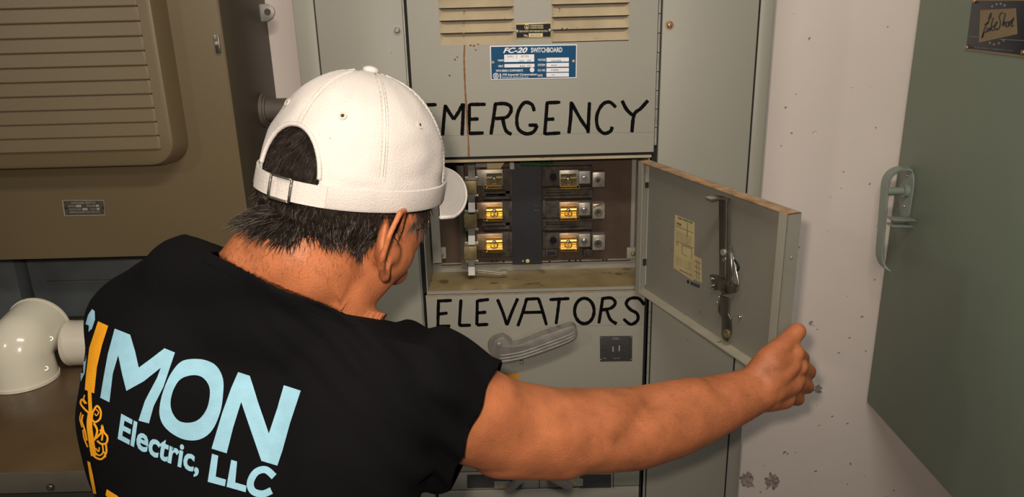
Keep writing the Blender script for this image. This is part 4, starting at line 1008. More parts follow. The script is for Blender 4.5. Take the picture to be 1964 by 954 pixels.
# skull, face, jaw
ell(bm, Hd(-0.006, 0, -0.002), HA, (0.092, 0.074, 0.092))
ell(bm, Hd(0.026, 0, -0.048), HA, (0.066, 0.068, 0.078)); ell(bm, Hd(0.015, 0.012, -0.085), HA, (0.055, 0.056, 0.045)); capsule(bm, Hd(0.022, 0.014, -0.085), 0.047, Hd(-0.012, 0.008, -0.122), 0.046)
ell(bm, Hd(0.045, 0, -0.085), HA, (0.042, 0.046, 0.045))
for s in (-1, 1):
    capsule(bm, Hd(-0.012, s*0.058, -0.075), 0.018, Hd(0.062, s*0.022, -0.118), 0.016)      # jaw line
    capsule(bm, Hd(0.015, s*0.060, -0.038), 0.014, Hd(0.062, s*0.036, -0.048), 0.014)       # cheekbone
    capsule(bm, Hd(0.086, s*0.012, -0.004), 0.010, Hd(0.072, s*0.045, -0.006), 0.010)       # brow
    capsule(bm, Hd(0.089, s*0.009, -0.053), 0.0075, Hd(0.094, s*0.010, -0.056), 0.006)       # nostril
    ell(bm, Hd(0.076, s*0.031, -0.024), HA, (0.010, 0.013, 0.009))                          # lid
capsule(bm, Hd(0.070, 0, -0.122), 0.017, Hd(0.074, 0, -0.118), 0.016)                       # chin
chain(bm, [(Hd(0.088, 0, -0.010), 0.008), (Hd(0.100, 0, -0.032), 0.0085), (Hd(0.110, 0, -0.052), 0.010)])  # nose
capsule(bm, Hd(0.086, -0.018, -0.080), 0.0065, Hd(0.086, 0.018, -0.080), 0.0065); capsule(bm, Hd(0.083, -0.016, -0.090), 0.0075, Hd(0.083, 0.016, -0.090), 0.0075)
# ears: shell, rim, lobe
for s in (-1, 1):
    def E_(f, r, u): return Hd(f*1.25-0.028, s*(0.064+r*(1.25 if s > 0 else 0.3)), u*1.15-0.063)
    rim = [(E_(0.012, 0.006, 0.002), 0.0045), (E_(0.010, 0.011, 0.020), 0.005), (E_(0.000, 0.019, 0.034), 0.0052), (E_(-0.016, 0.027, 0.034), 0.0052), (E_(-0.026, 0.028, 0.016), 0.005), (E_(-0.022, 0.022, -0.006), 0.0048), (E_(-0.010, 0.014, -0.022), 0.0052), (E_(0.000, 0.010, -0.030), 0.0075), (E_(0.006, 0.007, -0.022), 0.006)]
    chain(bm, rim)
    chain(bm, [(E_(-0.004, 0.006, 0.018), 0.006), (E_(-0.014, 0.012, 0.008), 0.006), (E_(-0.006, 0.006, -0.012), 0.007)])
    ell(bm, E_(-0.007, 0.009, 0.004), ((HF-HR*s*0.7).normalized(), (HR*s+HF*0.7).normalized(), HU), (0.020, 0.0055, 0.027))
    capsule(bm, E_(0.008, 0.004, 0.000), 0.006, E_(0.008, 0.004, -0.008), 0.005)
# --- right hand gripping the door edge
WR = PY(1450, 748, 1.01)
def H(x, y, Y): return PY(x, y, Y)
mcp = [H(1524, 678, 1.035), H(1530, 703, 1.035), H(1526, 729, 1.034), H(1511, 752, 1.030)]
for i, m_ in enumerate(mcp):
    st = WR.lerp(m_, 0.25)+Vector((0, 0, (0.008, 0.003, -0.004, -0.010)[i]))
    chain(bm, [(WR+Vector((0, 0, (0.012, 0.004, -0.005, -0.012)[i])), 0.024), (st, 0.0235), (WR.lerp(m_, 0.6)+Vector((0, 0, (0.004, 0.0, -0.002, -0.006)[i])), 0.0195), (m_, (0.0145, 0.0145, 0.014, 0.013)[i])])
fing = [[(1539, 686, 1.068), (1538, 690, 1.092), (1530, 693, 1.104)],
        [(1551, 712, 1.062), (1552, 717, 1.094), (1541, 720, 1.108)],
        [(1548, 741, 1.060), (1549, 745, 1.088), (1538, 747, 1.102)],
        [(1532, 765, 1.052), (1531, 769, 1.076), (1521, 770, 1.088)]]
fr = [(0.0125, 0.0112, 0.0098, 0.0088), (0.0128, 0.0114, 0.0100, 0.009), (0.0122, 0.0108, 0.0096, 0.0086), (0.0108, 0.0094, 0.0086, 0.0078)]
for m_, f3, rr in zip(mcp, fing, fr):
    chain(bm, list(zip([m_]+[H(*q) for q in f3], rr)))
    capsule(bm, m_+Vector((0, -0.002, 0.001)), rr[0]+0.0022, m_+Vector((0.001, 0, 0)), rr[0]+0.0015)
chain(bm, [(H(1450, 730, 1.01), 0.024), (H(1474, 690, 1.02), 0.0195), (H(1497, 667, 1.032), 0.0160), (H(1516, 650, 1.045), 0.0140), (H(1529, 636, 1.052), 0.0138)])
capsule(bm, H(1474, 700, 1.02), 0.018, H(1512, 682, 1.035), 0.012)      # web of the thumb
capsule(bm, H(1470, 762, 1.01), 0.023, H(1502, 762, 1.022), 0.019); capsule(bm, H(1470, 735, 1.005), 0.025, H(1512, 700, 1.026), 0.019); capsule(bm, H(1480, 745, 1.008), 0.024, H(1516, 735, 1.026), 0.019); capsule(bm, H(1482, 700, 1.015), 0.021, H(1512, 688, 1.030), 0.016)       # heel of the hand
# --- left hand, relaxed on the compartment sill side
WL = armL[-1][0]; ld = Vector((0.10, 0.13, -0.02)).normalized(); lu = Vector((0.1, 0, 1)).normalized(); lr = ld.cross(lu)
for i in range(4):
    o0 = lu*(0.027-0.018*i); m_ = WL+ld*0.085+o0
    chain(bm, [(WL+o0*0.5, 0.019), (m_, 0.0125), (m_+ld*0.034-lr*0.010, 0.0098), (m_+ld*0.046-lr*0.030, 0.0088), (m_+ld*0.040-lr*0.046, 0.008)])
chain(bm, [(WL, 0.018), (WL+ld*0.03+lu*0.032, 0.014), (WL+ld*0.062+lu*0.042-lr*0.012, 0.011), (WL+ld*0.082+lu*0.038-lr*0.022, 0.0095)])
me = remeshed(bm, 0.0026)
def wt(co):
    w = np.ones(len(co))
    h = np.array(WR); d = np.linalg.norm(co-h-np.array([0.05, 0.03, 0]), axis=1); w[d < 0.11] = 0.22
    h = np.array(Hd(0.05, 0, -0.05)); d = np.linalg.norm(co-h, axis=1); w[d < 0.10] = 0.3
    h = np.array(WL); w[np.linalg.norm(co-h, axis=1) < 0.16] = 0.25
    return w
# broad smoothing for arms/neck, light for hands and face
co = smooth_mesh(me, 36, wt)
co = clamp_collar(co, -0.006, 0.035)
# inner elbow fold and the hollow beside the forearm muscle
for p_, q_, r_, dp in ((PY(1250, 772, 0.90), PY(1205, 845, 0.87), 0.016, 0.0075), (PY(1040, 800, 0.80), PY(985, 868, 0.78), 0.020, 0.003), (PY(1285, 760, 0.93), PY(1235, 790, 0.90), 0.014, 0.003)):
    a_ = np.array(p_); b_ = np.array(q_); ab = b_-a_; tt = np.clip(((co-a_) @ ab)/(ab @ ab), 0, 1); dd = np.linalg.norm(co-(a_+tt[:, None]*ab), axis=1)
    vd = np.array(ray(1225, 810).normalized()); nr = np.empty(len(co)*3); me.vertices.foreach_get('normal', nr); nr = nr.reshape(-1, 3)
    per = (co-(a_+tt[:, None]*ab)); per = per-np.outer(per @ vd, vd); dd = np.linalg.norm(per, axis=1)
    fc = (nr @ vd < -0.2) & (co[:, 0] > -0.07)
    co = co-nr*(np.exp(-(dd/r_)**2)*dp*fc)[:, None]
me.vertices.foreach_set('co', co.ravel()); me.update()
me.materials.append(M_SKIN)
me.transform(Matrix.Translation(-pe_o.location))
me.polygons.foreach_set('use_smooth', [True]*len(me.polygons))
me.name = 'body'
body_o = bpy.data.objects.new('body', me); COL.objects.link(body_o); body_o.parent = pe_o
body_o['label'] = 'tanned skin of neck, head, arms and hands'
def bvh_of(me, off):
    vs = [v.co+off for v in me.vertices]; return BVHTree.FromPolygons(vs, [tuple(p.vertices) for p in me.polygons])
SKB = bvh_of(me, pe_o.location)

# --- shirt
bm = B()
torso(bm, 0.004, -0.02)
ell(bm, T(0.0, 0.12, -0.55), TA, (0.172, 0.135, 0.16))
adir = (arm[1][0]-arm[0][0]).normalized()
chain(bm, [(SR+Vector((-0.035, 0, 0.015)), 0.072), (PY(850, 765, 0.80), 0.077), (PY(905, 800, 0.815), 0.078), (PY(980, 830, 0.84), 0.082)])
capsule(bm, T(0.13, 0.10, -0.10), 0.075, PY(870, 850, 0.80), 0.062)
ldir = (armL[1][0]-armL[0][0]).normalized()
chain(bm, [(SL, 0.070), (SL+ldir*0.10, 0.066), (SL+ldir*0.22, 0.066)])
chain(bm, [(NB, 0.072), (NB.lerp(NH, 0.75), 0.068)])
ms = remeshed(bm, 0.0050)
cs_ = smooth_mesh(ms, 30)
cs_ = clamp_collar(cs_, -0.0008, 0.2); ms.vertices.foreach_set('co', cs_.ravel()); ms.update()
bm = B(); bm.from_mesh(ms)
def cut(co, no, cond):
    g = [f for f in bm.faces if cond(f.calc_center_median())]
    vs = set(v for f in g for v in f.verts); es = set(e for f in g for e in f.edges)
    bmesh.ops.bisect_plane(bm, geom=list(vs)+list(es)+g, plane_co=co, plane_no=no, clear_outer=True)
# sleeve mouth from (955,700) down to (865,935)
a = PY(957, 700, 0.80); b = PY(868, 938, 0.80)
sn = (b-a).cross(Vector((0.25, 1, 0.1))).normalized()
if sn.x < 0: sn = -sn
cut(a.lerp(b, 0.5), sn, lambda c: c.x > -0.09 and (c-SR).length < 0.28)
cut(SL+ldir*0.19, ldir, lambda c: c.x < SL.x+0.10 and (c-(SL+ldir*0.19)).length < 0.14 and (c-SL).dot(ldir) > 0.10)
# neckline
cut(na.lerp(nb, 0.5), nn, lambda c: (c-NB).length < 0.19 and abs((c-C7).dot(tux)) < 0.10)
cut(T(0, 0, -0.62), -tuz, lambda c: True)
# cloth folds: shallow creases across the back and around the armpit
fo = PY(860, 800, 0.78)
bm.normal_update()
for v in bm.verts:
    p = v.co; l = p-C7; a_ = l.dot(tux); c_ = l.dot(tuz)
    w = max(0.0, 1-(p-fo).length/0.17)
    q = (p-fo); s_ = q.dot(Vector((0.85, 0, 0.52)))
    d = w*0.0085*math.sin(s_*170+2.5*noise.noise(p*9))
    d += 0.0022*noise.noise(Vector((a_*9+c_*6, c_*22-a_*5, 1.7)))+0.0030*noise.noise(p*11)*(1 if c_ < -0.1 else 0.5)
    w2 = max(0.0, 1-abs(c_+0.05)/0.08)*max(0.0, 1-abs(a_-0.09)/0.12)
    d += w2*0.004*math.sin((a_*0.6+c_)*210)
    v.co = p+v.normal*d
bmesh.ops.recalc_face_normals(bm, faces=bm.faces)
for it in range(14):     # even out the cut borders
    new = {}
    for v in bm.verts:
        if v.is_boundary:
            nb_ = [e.other_vert(v) for e in v.link_edges if e.is_boundary]
            if len(nb_) == 2: new[v] = v.co*0.4+(nb_[0].co+nb_[1].co)*0.3
    for v, c in new.items(): v.co = c
sh_tree = BVHTree.FromBMesh(bm)
# the skin stays inside the cloth
bm.normal_update(); soff = pe_o.location
SMID = a.lerp(b, 0.5)
me.update(); nrm_all = [v.normal.copy() for v in me.vertices]
for v, n_ in zip(me.vertices, nrm_all):
    p = v.co+soff
    if p.z < 0.75 or (p.x > -0.14 and (p-SMID).dot(sn) > -0.006): continue
    if (p-SL).dot(ldir) > 0.17 and p.x < -0.25: continue
    h = -(p-NM).dot(nn)
    if h < 0: continue
    v.co = v.co-n_*(0.004+0.010*min(1, h/0.015))*(1 if p.x < -0.14 else max(0.0, min(1.0, -(p-SMID).dot(sn)/0.03)))
me.update()
# print on the back, laid on the cloth
def cloth_pt(x, y, lift):
    v = ray(x, y).normalized(); h = sh_tree.ray_cast(CAM, v)
    if h[0] is None: return None
    n = h[1] if h[1].dot(v) < 0 else -h[1]
    return h[0]+n*lift if abs(n.dot(v)) > 0.10 else None
def print_on(name, bm2, m, lab=None):
    """bm2: flat mesh in photograph pixels (x, -y); cut into a fine net and laid on the cloth"""
    xs = [v.co.x for v in bm2.verts]; ys = [v.co.y for v in bm2.verts]
    for ax, lo, hi in (((1, 0, 0), min(xs), max(xs)), ((0, 1, 0), min(ys), max(ys))):
        k = lo+5
        while k < hi:
            bmesh.ops.bisect_plane(bm2, geom=list(bm2.verts)+list(bm2.edges)+list(bm2.faces), plane_co=Vector(ax)*k, plane_no=ax); k += 5
    kill = []
    for v in bm2.verts:
        p = cloth_pt(v.co.x, -v.co.y, 0.0012)
        if p is None: kill.append(v)
        else: v.co = p
    bmesh.ops.delete(bm2, geom=kill, context='VERTS')
    for e in [e for e in bm2.edges if e.is_valid and e.calc_length() > 0.03]:
        if e.is_valid: bmesh.ops.delete(bm2, geom=[e], context='EDGES')
    n0 = list(bm2.faces)
    o = obj(name, bm2, m, shirt_o, smooth=True)
    if lab: o['label'] = lab
    return o
def flat(polys):
    b2 = B()
    for loops in polys:
        loops = loops if isinstance(loops[0][0], (tuple, list)) else [loops]
        L = [[Vector((x, -y, 0)) for x, y in l] for l in loops]
        vs = [b2.verts.new(p) for l in L for p in l]
        for t in tessellate_polygon(L):
            try: b2.faces.new([vs[i] for i in t])
            except ValueError: pass
    return b2
def cs(p): return (120+p[0]/2.422, 560+p[1]/2.422)
def smo(l, k=4): return [(p.x, p.y) for p in catmull([Vector((a, b, 0)) for a, b in l], k, True)]
def stroke2(b2, pts, w, curve=True):
    p = [Vector((a, -b, 0)) for a, b in pts]
    if curve and len(p) > 2: p = catmull(p, 6)
    prev = None
    for i, q in enumerate(p):
        d = (p[min(i+1, len(p)-1)]-p[max(i-1, 0)]).normalized(); e = Vector((-d.y, d.x, 0))*w/2
        cur = [b2.verts.new(q+e), b2.verts.new(q-e)]
        if prev: b2.faces.new([prev[0], prev[1], cur[1], cur[0]])
        prev = cur
shirt_me_bm = bm.copy()
th_layer = bm
# thickness: duplicate inner skin joined at the borders
vs = list(th_layer.verts); th_layer.normal_update()
inner = {}
geom = list(th_layer.faces)
bedges = [(e.verts[0], e.verts[1]) for e in th_layer.edges if e.is_boundary]
for v in vs: inner[v] = th_layer.verts.new(v.co-v.normal*0.0022)
for f in geom: th_layer.faces.new([inner[v] for v in reversed(f.verts)])
for a_, b_ in bedges: th_layer.faces.new([a_, b_, inner[b_], inner[a_]])
shirt_me_bm.free()
shirt_o = obj('shirt', th_layer, M_SHIRT, pe_o, smooth=True); shirt_o['label'] = 'black short-sleeved t-shirt with printed back'
# collar ribbing and hems as thin rolls along the borders
def border_loops(edges):
    adj = {}
    for a, b in edges:
        adj.setdefault(a, []).append(b); adj.setdefault(b, []).append(a)
    seen = set(); out = []
    for s in adj:
        if s in seen: continue
        loop = [s]; seen.add(s); cur = s
        while True:
            nx = [t for t in adj[cur] if t not in seen]
            if not nx: break
            cur = nx[0]; seen.add(cur); loop.append(cur)
        out.append(loop)
    return out
PR = lambda l: [cs(p) for p in l]
b2 = B(); stroke2(b2, [(388,499),(430,519),(480,541),(560,578),(640,612),(684,624)], 2.2); print_on('collar_seam', b2, M_SHIRT)
S1 = PR([(112,150),(124,108),(142,82),(154,92),(156,130),(142,172),(126,186),(128,158)])
S2 = PR([(98,225),(112,255),(116,315),(108,380),(90,418),(72,408),(66,375),(84,352),(93,310),(90,255)])
Mp = PR([(247,172),(318,200),(340,275),(357,352),(420,305),(475,262),(523,282),(500,350),(470,440),(425,530),(403,610),(355,597),(385,505),(440,400),(458,352),(380,415),(300,460),(280,380),(263,295),(238,380),(222,513),(180,492),(195,400),(215,290)])
Oo = PR(smo([(600,312),(665,317),(718,345),(748,405),(748,480),(735,560),(700,640),(650,682),(590,690),(530,670),(475,625),(452,570),(458,500),(480,430),(510,370),(550,325)]))
Oi = PR(smo([(600,388),(645,394),(677,425),(688,470),(675,540),(640,590),(595,608),(545,600),(512,560),(503,510),(518,450),(550,405)]))
Np = PR([(818,373),(872,390),(912,520),(960,658),(1000,540),(1030,435),(1110,460),(1060,610),(1025,735),(1000,807),(925,785),(875,640),(832,512),(795,630),(765,750),(695,728),(745,560),(785,450)])
L1 = PR([(697,752),(726,761),(714,858),(762,872),(756,903),(677,882)])
L2 = PR([(786,780),(813,788),(804,885),(856,900),(852,930),(764,905)])
b2 = flat([S1, S2, Mp, [Oo, Oi], Np, L1, L2])
stroke2(b2, PR([(985,858),(945,826),(900,838),(874,885),(886,925),(930,938),(972,922)]), 13.5)
print_on('print_lettering', b2, M_PBLUE, 'light blue printed letters SIMON Electric, LLC')
# Electric, : font word sheared and bent along its own baseline
t = text_bm('Electric,', 1.0, 0.028)
xs = [v.co.x for v in t.verts]; ys = [v.co.y for v in t.verts]; x0, x1 = min(xs), max(xs); H1 = max(ys)
for v in t.verts:
    u = (v.co.x-x0)/(x1-x0); w_ = v.co.y/H1
    bx = 260+375*u; by = 677+165*u+10*math.sin(math.pi*u)
    X = bx+w_*(16-2*u); Y = by-w_*(112-6*u)
    p = cs((X, Y)); v.co = Vector((p[0], -p[1], 0))
print_on('print_lettering', t, M_PBLUE)
b2 = flat([PR([(120,785),(133,790),(146,850),(162,938),(148,935),(132,860)])]); print_on('print_bar', b2, M_PORANGE)
b2 = flat([PR([(210,915),(262,948),(275,975),(215,958),(204,940)])]); print_on('print_bar', b2, M_PORANGE)
b2 = flat([PR([(170,138),(217,160),(188,250),(165,350),(152,472),(109,455),(115,380),(130,260)])])
print_on('print_bar', b2, M_PORANGE, 'orange printed letter I')
b2 = B()
for p, w in (([(131,460),(133,520),(138,600)],17),([(136,560),(130,620),(140,700),(150,760)],26),([(112,520),(96,500),(90,520),(108,545),(125,560)],9),([(145,560),(165,530),(182,555),(178,590),(155,605),(140,590)],9),([(150,610),(165,640),(160,670),(150,690)],10),
              ([(160,680),(185,650),(188,620),(196,650),(212,672),(208,700),(185,705),(165,690)],9),([(178,640),(190,660),(186,690)],8),([(100,570),(95,600),(108,640),(118,690)],8),([(92,560),(86,590),(96,630)],5),([(205,705),(207,745),(185,775),(155,765),(135,735)],9),([(190,710),(192,745),(172,758),(150,735)],7),
              ([(175,720),(172,740),(158,725)],6),([(196,740),(204,762),(196,768)],6),([(108,480),(104,500),(118,520)],6),([(160,545),(172,560),(162,575),(154,565)],5),([(100,640),(106,680),(122,720)],7)):
    stroke2(b2, PR(p), w/2.422)
print_on('print_ornament', b2, M_PORANGE, 'orange scrollwork ornament')

# --- trousers and boots
bm = B()
PVL = T(-0.09, 0.11, -0.62); PVR = T(0.09, 0.11, -0.62)
ell(bm, T(0, 0.115, -0.60), TA, (0.165, 0.125, 0.13))
chain(bm, [(PVL, 0.095), (Vector((PVL.x-0.03, PVL.y+0.03, 0.47)), 0.070), (Vector((PVL.x-0.04, PVL.y-0.04, 0.09)), 0.055)])
chain(bm, [(PVR, 0.095), (Vector((PVR.x+0.03, PVR.y+0.04, 0.47)), 0.070), (Vector((PVR.x+0.04, PVR.y-0.03, 0.09)), 0.055)])
mt = remeshed(bm, 0.009); smooth_mesh(mt, 12); bm = B(); bm.from_mesh(mt); obj('trousers', bm, M_JEAN, pe_o, smooth=True)
for px_, py_ in ((PVL.x-0.04, PVL.y-0.04), (PVR.x+0.04, PVR.y-0.03)):
    bm = B(); chain(bm, [(Vector((px_, py_-0.02, 0.045)), 0.042), (Vector((px_+0.01, py_+0.10, 0.042)), 0.042), (Vector((px_+0.02, py_+0.17, 0.036)), 0.036)]); chain(bm, [(Vector((px_, py_, 0.05)), 0.042), (Vector((px_, py_, 0.13)), 0.048)])
    mt = remeshed(bm, 0.006); smooth_mesh(mt, 8); bm = B(); bm.from_mesh(mt)
    for v in bm.verts: v.co.z = max(v.co.z, 0.002)
    obj('boot', bm, M_BOOT, pe_o, smooth=True)
# --- eyes, brows
for s in (-1, 1):
    e = obj('eye', ball(B(), Hd(0.0745, s*0.031, -0.024), 0.0118), M_EYE, pe_o, smooth=True)
    obj('iris', ball(B(), Hd(0.0805, s*0.031, -0.024), 0.0062), M_IRIS, e, smooth=True)
    bm = B(); tube(bm, [Hd(0.092, s*0.014, -0.003), Hd(0.090, s*0.030, 0.002), Hd(0.078, s*0.047, -0.003)], 0.0035, 6); obj('eyebrow', bm, M_HAIR, pe_o, smooth=True)

# --- cap: crown, hem, strap, brim
CA, CB, CH = 0.1035, 0.090, 0.124         # half length, half width, height
CU0 = -0.022                              # height of the hem over the head centre
def crown(th, v, out=0.0):
    """th: angle from the front (0) over the right (pi/2); v: 0 at the hem, 1 at the top"""
    rad = max(0.0, 1-abs(v)**2.35)**0.47 if v > 0 else 1.0
    a = CA*rad+out; b = CB*rad+out
    seam = abs(math.sin(th*3)); k = 1+0.010*(1-math.exp(-seam*6)) if v < 0.97 else 1
    p = Hd(-0.006+math.cos(th)*a*k, math.sin(th)*b*k, CU0+CH*v+(0.006*math.cos(th) if v < 0.3 else 0.006*math.cos(th)*(1-v)/0.7))
    return p
WO = 0.44                                  # half angle of the rear opening
def vopen(th):
    d = abs(((th-math.pi+math.pi) % (2*math.pi))-math.pi)
    d = abs(math.atan2(math.sin(th-math.pi), math.cos(th-math.pi)))
    return 0.155+0.375*math.sqrt(max(0, 1-(d/WO)**2.2)) if d < WO else 0.0
ths = []
N1 = 130
for i in range(N1): ths.append(-(math.pi-WO)+(2*(math.pi-WO))*i/N1)
for i in range(49): ths.append(math.pi-WO+2*WO*(0.5-0.5*math.cos(math.pi*i/48)))
ths = ths[:-1]
NV = 44
bm = B(); cols = []
for th in ths:
    v0 = vopen(th); col_ = []
    for j in range(NV+1):
        v = v0+(1-v0)*(j/NV)**1.0; v = min(v, 0.9995)
        wr = 0.0022*noise.noise(Vector((math.cos(th)*3, math.sin(th)*3, v*6)))+0.0009*math.sin(v*60+th*3)*max(0, 0.35-v)/0.35*noise.noise(Vector((th*2, 1, 2)))
        col_.append(bm.verts.new(crown(th, v, wr)))
    cols.append(col_)
NC = len(cols)
for i in range(NC):
    a, b = cols[i], cols[(i+1) % NC]
    for j in range(NV): bm.faces.new([a[j], b[j], b[j+1], a[j+1]])
bm.faces.new([c[-1] for c in cols])
bm.normal_update()
vs = list(bm.verts); fs = list(bm.faces); be = [(e.verts[0], e.verts[1]) for e in bm.edges if e.is_boundary]
cen = Hd(0, 0, 0.02)
inn = {v: bm.verts.new(v.co+(cen-v.co).normalized()*0.0018) for v in vs}
for f in fs: bm.faces.new([inn[v] for v in reversed(f.verts)])
for a, b in be: bm.faces.new([a, b, inn[b], inn[a]])
cap = obj('cap', bm, M_CAP, pe_o, smooth='auto'); cap['label'] = 'worn off-white cotton baseball cap'
# hem band and the piping of the opening
bm = B(); R = []
for i in range(121):
    th = -(math.pi-WO)+2*(math.pi-WO)*i/120
    R.append([bm.verts.new(crown(th, v, o)) for v, o in ((-0.02, 0.0012), (0.0, 0.0026), (0.15, 0.0020), (0.158, 0.0003))])
for a, b in zip(R, R[1:]):
    for k in range(3): bm.faces.new([a[k], b[k], b[k+1], a[k+1]])
obj('hem_band', bm, M_CAP, cap, smooth='auto')
bm = B(); tube(bm, [crown(math.pi+d, vopen(math.pi+d)+0.01, 0.0006) for d in [WO*0.998*math.sin(x*math.pi/2) for x in [i/20 for i in range(-20, 21)]]], 0.0024, 6); obj('opening_piping', bm, M_CAP, cap, smooth=True)
# strap across the opening
def band(bm, t0, t1, va, vb, o, n=24):
    R = []
    for i in range(n+1):
        th = t0+(t1-t0)*i/n; R.append([bm.verts.new(crown(th, vv, oo)) for vv, oo in ((va, o), (vb, o), (vb, o-0.0025), (va, o-0.0025))])
    for a, b in zip(R, R[1:]):
        for k in range(4): bm.faces.new([a[k], a[(k+1) % 4], b[(k+1) % 4], b[k]])
    bm.faces.new(R[0]); bm.faces.new(list(reversed(R[-1])))
bm = B(); band(bm, math.pi-WO-0.10, math.pi+WO+0.06, -0.015, 0.148, 0.0034); band(bm, math.pi-WO+0.27, math.pi-WO+0.46, -0.005, 0.138, 0.006, 10)
obj('strap', bm, M_CAP, cap, smooth='auto')['label'] = 'adjustable rear strap'
bm = B()
for t_ in (math.pi-WO+0.24, math.pi-WO+0.50): tube(bm, [crown(t_, v, 0.0075) for v in (-0.02, 0.04, 0.10, 0.16)], 0.0013, 6)
tube(bm, [crown(math.pi-WO+0.24+0.26*i/6, 0.158, 0.0075) for i in range(7)], 0.0011, 6); tube(bm, [crown(math.pi-WO+0.24+0.26*i/6, -0.018, 0.0075) for i in range(7)], 0.0011, 6)
obj('buckle', bm, M_DSTEEL, cap, smooth=True)
# seams and button, eyelets
for k in range(6):
    th = math.pi*k/3
    if k == 3: v0 = vopen(th)+0.02
    else: v0 = 0.16
    for s in (-1, 1):
        for q in range(26):
            v = v0+(0.985-v0)*q/26; dv = (0.985-v0)/26*0.6
            if q == 0: bm = B() if s == -1 else bm
            rr = max(0.05, (1-v**2.35)**0.47); o_ = 0.0032/CA/rr*s
            pts = [crown(th+o_, v, 0.0004), crown(th+o_, v+dv, 0.0004)]
            tube(bm, pts, 0.00045, 4)
    obj('seam_stitching', bm, M_CAPS, cap)
    bm2 = B(); tube(bm2, [crown(th, v0+(0.99-v0)*i/20, 0.0) for i in range(21)], 0.0011, 5); obj('seam', bm2, M_CAP, cap, smooth=True)
bm = B(); ell(bm, Hd(-0.006, 0, CU0+CH+0.001), HA, (0.0085, 0.0085, 0.0045), 16); obj('button', bm, M_CAP, cap, smooth=True)
for k in range(6):
    th = math.pi/6+k*math.pi/3; c = crown(th, 0.66, 0.0006); n_ = (c-cen).normalized()
    bm = B(); ring(bm, c-n_*0.001, n_, 0.0042, 0.0018, 0.0018, 18); e = obj('eyelet', bm, M_CAPS, cap, smooth='auto')
    bm = B(); cyl(bm, c-n_*0.001, c+n_*0.0002, 0.0019, n=10); obj('eyelet_hole', bm, M_CAPIN, cap)
# brim
bm = B(); G2 = []
NBm, NR = 36, 12
for i in range(NBm+1):
    s = -1+2*i/NBm; th = s*1.02
    base_ = crown(th, 0.02+0.24*math.cos(s*math.pi/2), -0.002); row = []
    fr_ = 0.066*(max(0, 1-abs(s)**2.6))**0.5
    for j in range(NR+1):
        q = j/NR
        p = base_+HF*(fr_*q)+HR*(s*0.006*q)
        lat = (p-HC).dot(HR); fw = (p-HC).dot(HF)
        drop = 3.1*lat*lat*q
        p = p-HU*(drop+0.016*q*fr_/0.066)
        row.append(p)
    G2.append(row)
top = [[bm.verts.new(p+HU*0.0014) for p in r] for r in G2]; bot = [[bm.verts.new(p-HU*0.0014) for p in r] for r in G2]
for i in range(NBm):
    for j in range(NR):
        bm.faces.new([top[i][j], top[i+1][j], top[i+1][j+1], top[i][j+1]]); bm.faces.new([bot[i][j], bot[i][j+1], bot[i+1][j+1], bot[i+1][j]])
    for j in (0, NR):
        bm.faces.new([top[i][j], top[i+1][j], bot[i+1][j], bot[i][j]])
for i in (0, NBm):
    for j in range(NR): bm.faces.new([top[i][j], top[i][j+1], bot[i][j+1], bot[i][j]])
bmesh.ops.remove_doubles(bm, verts=bm.verts, dist=0.0002)
obj('brim', bm, M_CAP, cap, smooth='auto')
bm = B(); tube(bm, [r[-1] for r in G2], 0.0021, 6); obj('brim_edge', bm, M_CAP, cap, smooth=True)

# --- hair: a scalp layer and many fine locks
def hcoord(p): d = p-HC; return d.dot(HF), d.dot(HR), d.dot(HU)
def in_hair(p):
    f, r, u = hcoord(p)
    if u > 0.09 or f > 0.065: return 0
    if r > 0.073 and -0.065 < f < 0.012 and u < 0.0: return 0
    if u > -0.005 and (f > -0.045 or abs(r) > 0.042 or u > 0.042): return 0
    if f > -0.012:      # sides in front of / over the ear
        low = -0.030 if f > 0.012 else -0.020
        if abs(r) < 0.03: return 0
        if f > 0.022 and f < 0.036 and u > -0.052: return 1 if u > -0.05 else 0
        return 1 if (u > low and f < 0.045) else 0
    low = -0.070+0.25*max(0, f+0.06)+0.02*noise.noise(p*30)
    if f > -0.035 and abs(r) > 0.05: low = -0.056
    return 1 if u > low else 0
bm = B(); vmap = {}; off = pe_o.location
me.calc_loop_triangles() if False else None
nv = len(me.vertices); 
for p in me.polygons:
    c = p.center+off
    if (c-HC).length > 0.17 or not in_hair(c): continue
    f, r, u = hcoord(c)
    if r > 0.079 and f > -0.04 and u < 0: continue
    vl = []
    for vi in p.vertices:
        if vi not in vmap:
            v = me.vertices[vi]; q = v.co+off; ff, rr, uu = hcoord(q)
            lift = 0.004+0.003*noise.noise(q*120)+(0.003 if uu > -0.05 else 0)
            vmap[vi] = bm.verts.new(q+v.normal*lift)
        vl.append(vmap[vi])
    bm.faces.new(vl)
hair = obj('hair', bm, M_HAIR, pe_o, smooth=True); hair['label'] = 'short dark brown hair greying at the sides'
rng = random.Random(3)
roots = []
for p in me.polygons:
    c = p.center+off
    if (c-HC).length > 0.17 or not in_hair(c): continue
    f, r, u = hcoord(c)
    if r > 0.079 and f > -0.04 and u < 0: continue
    roots.append((c, p.normal.copy(), f, r, u))
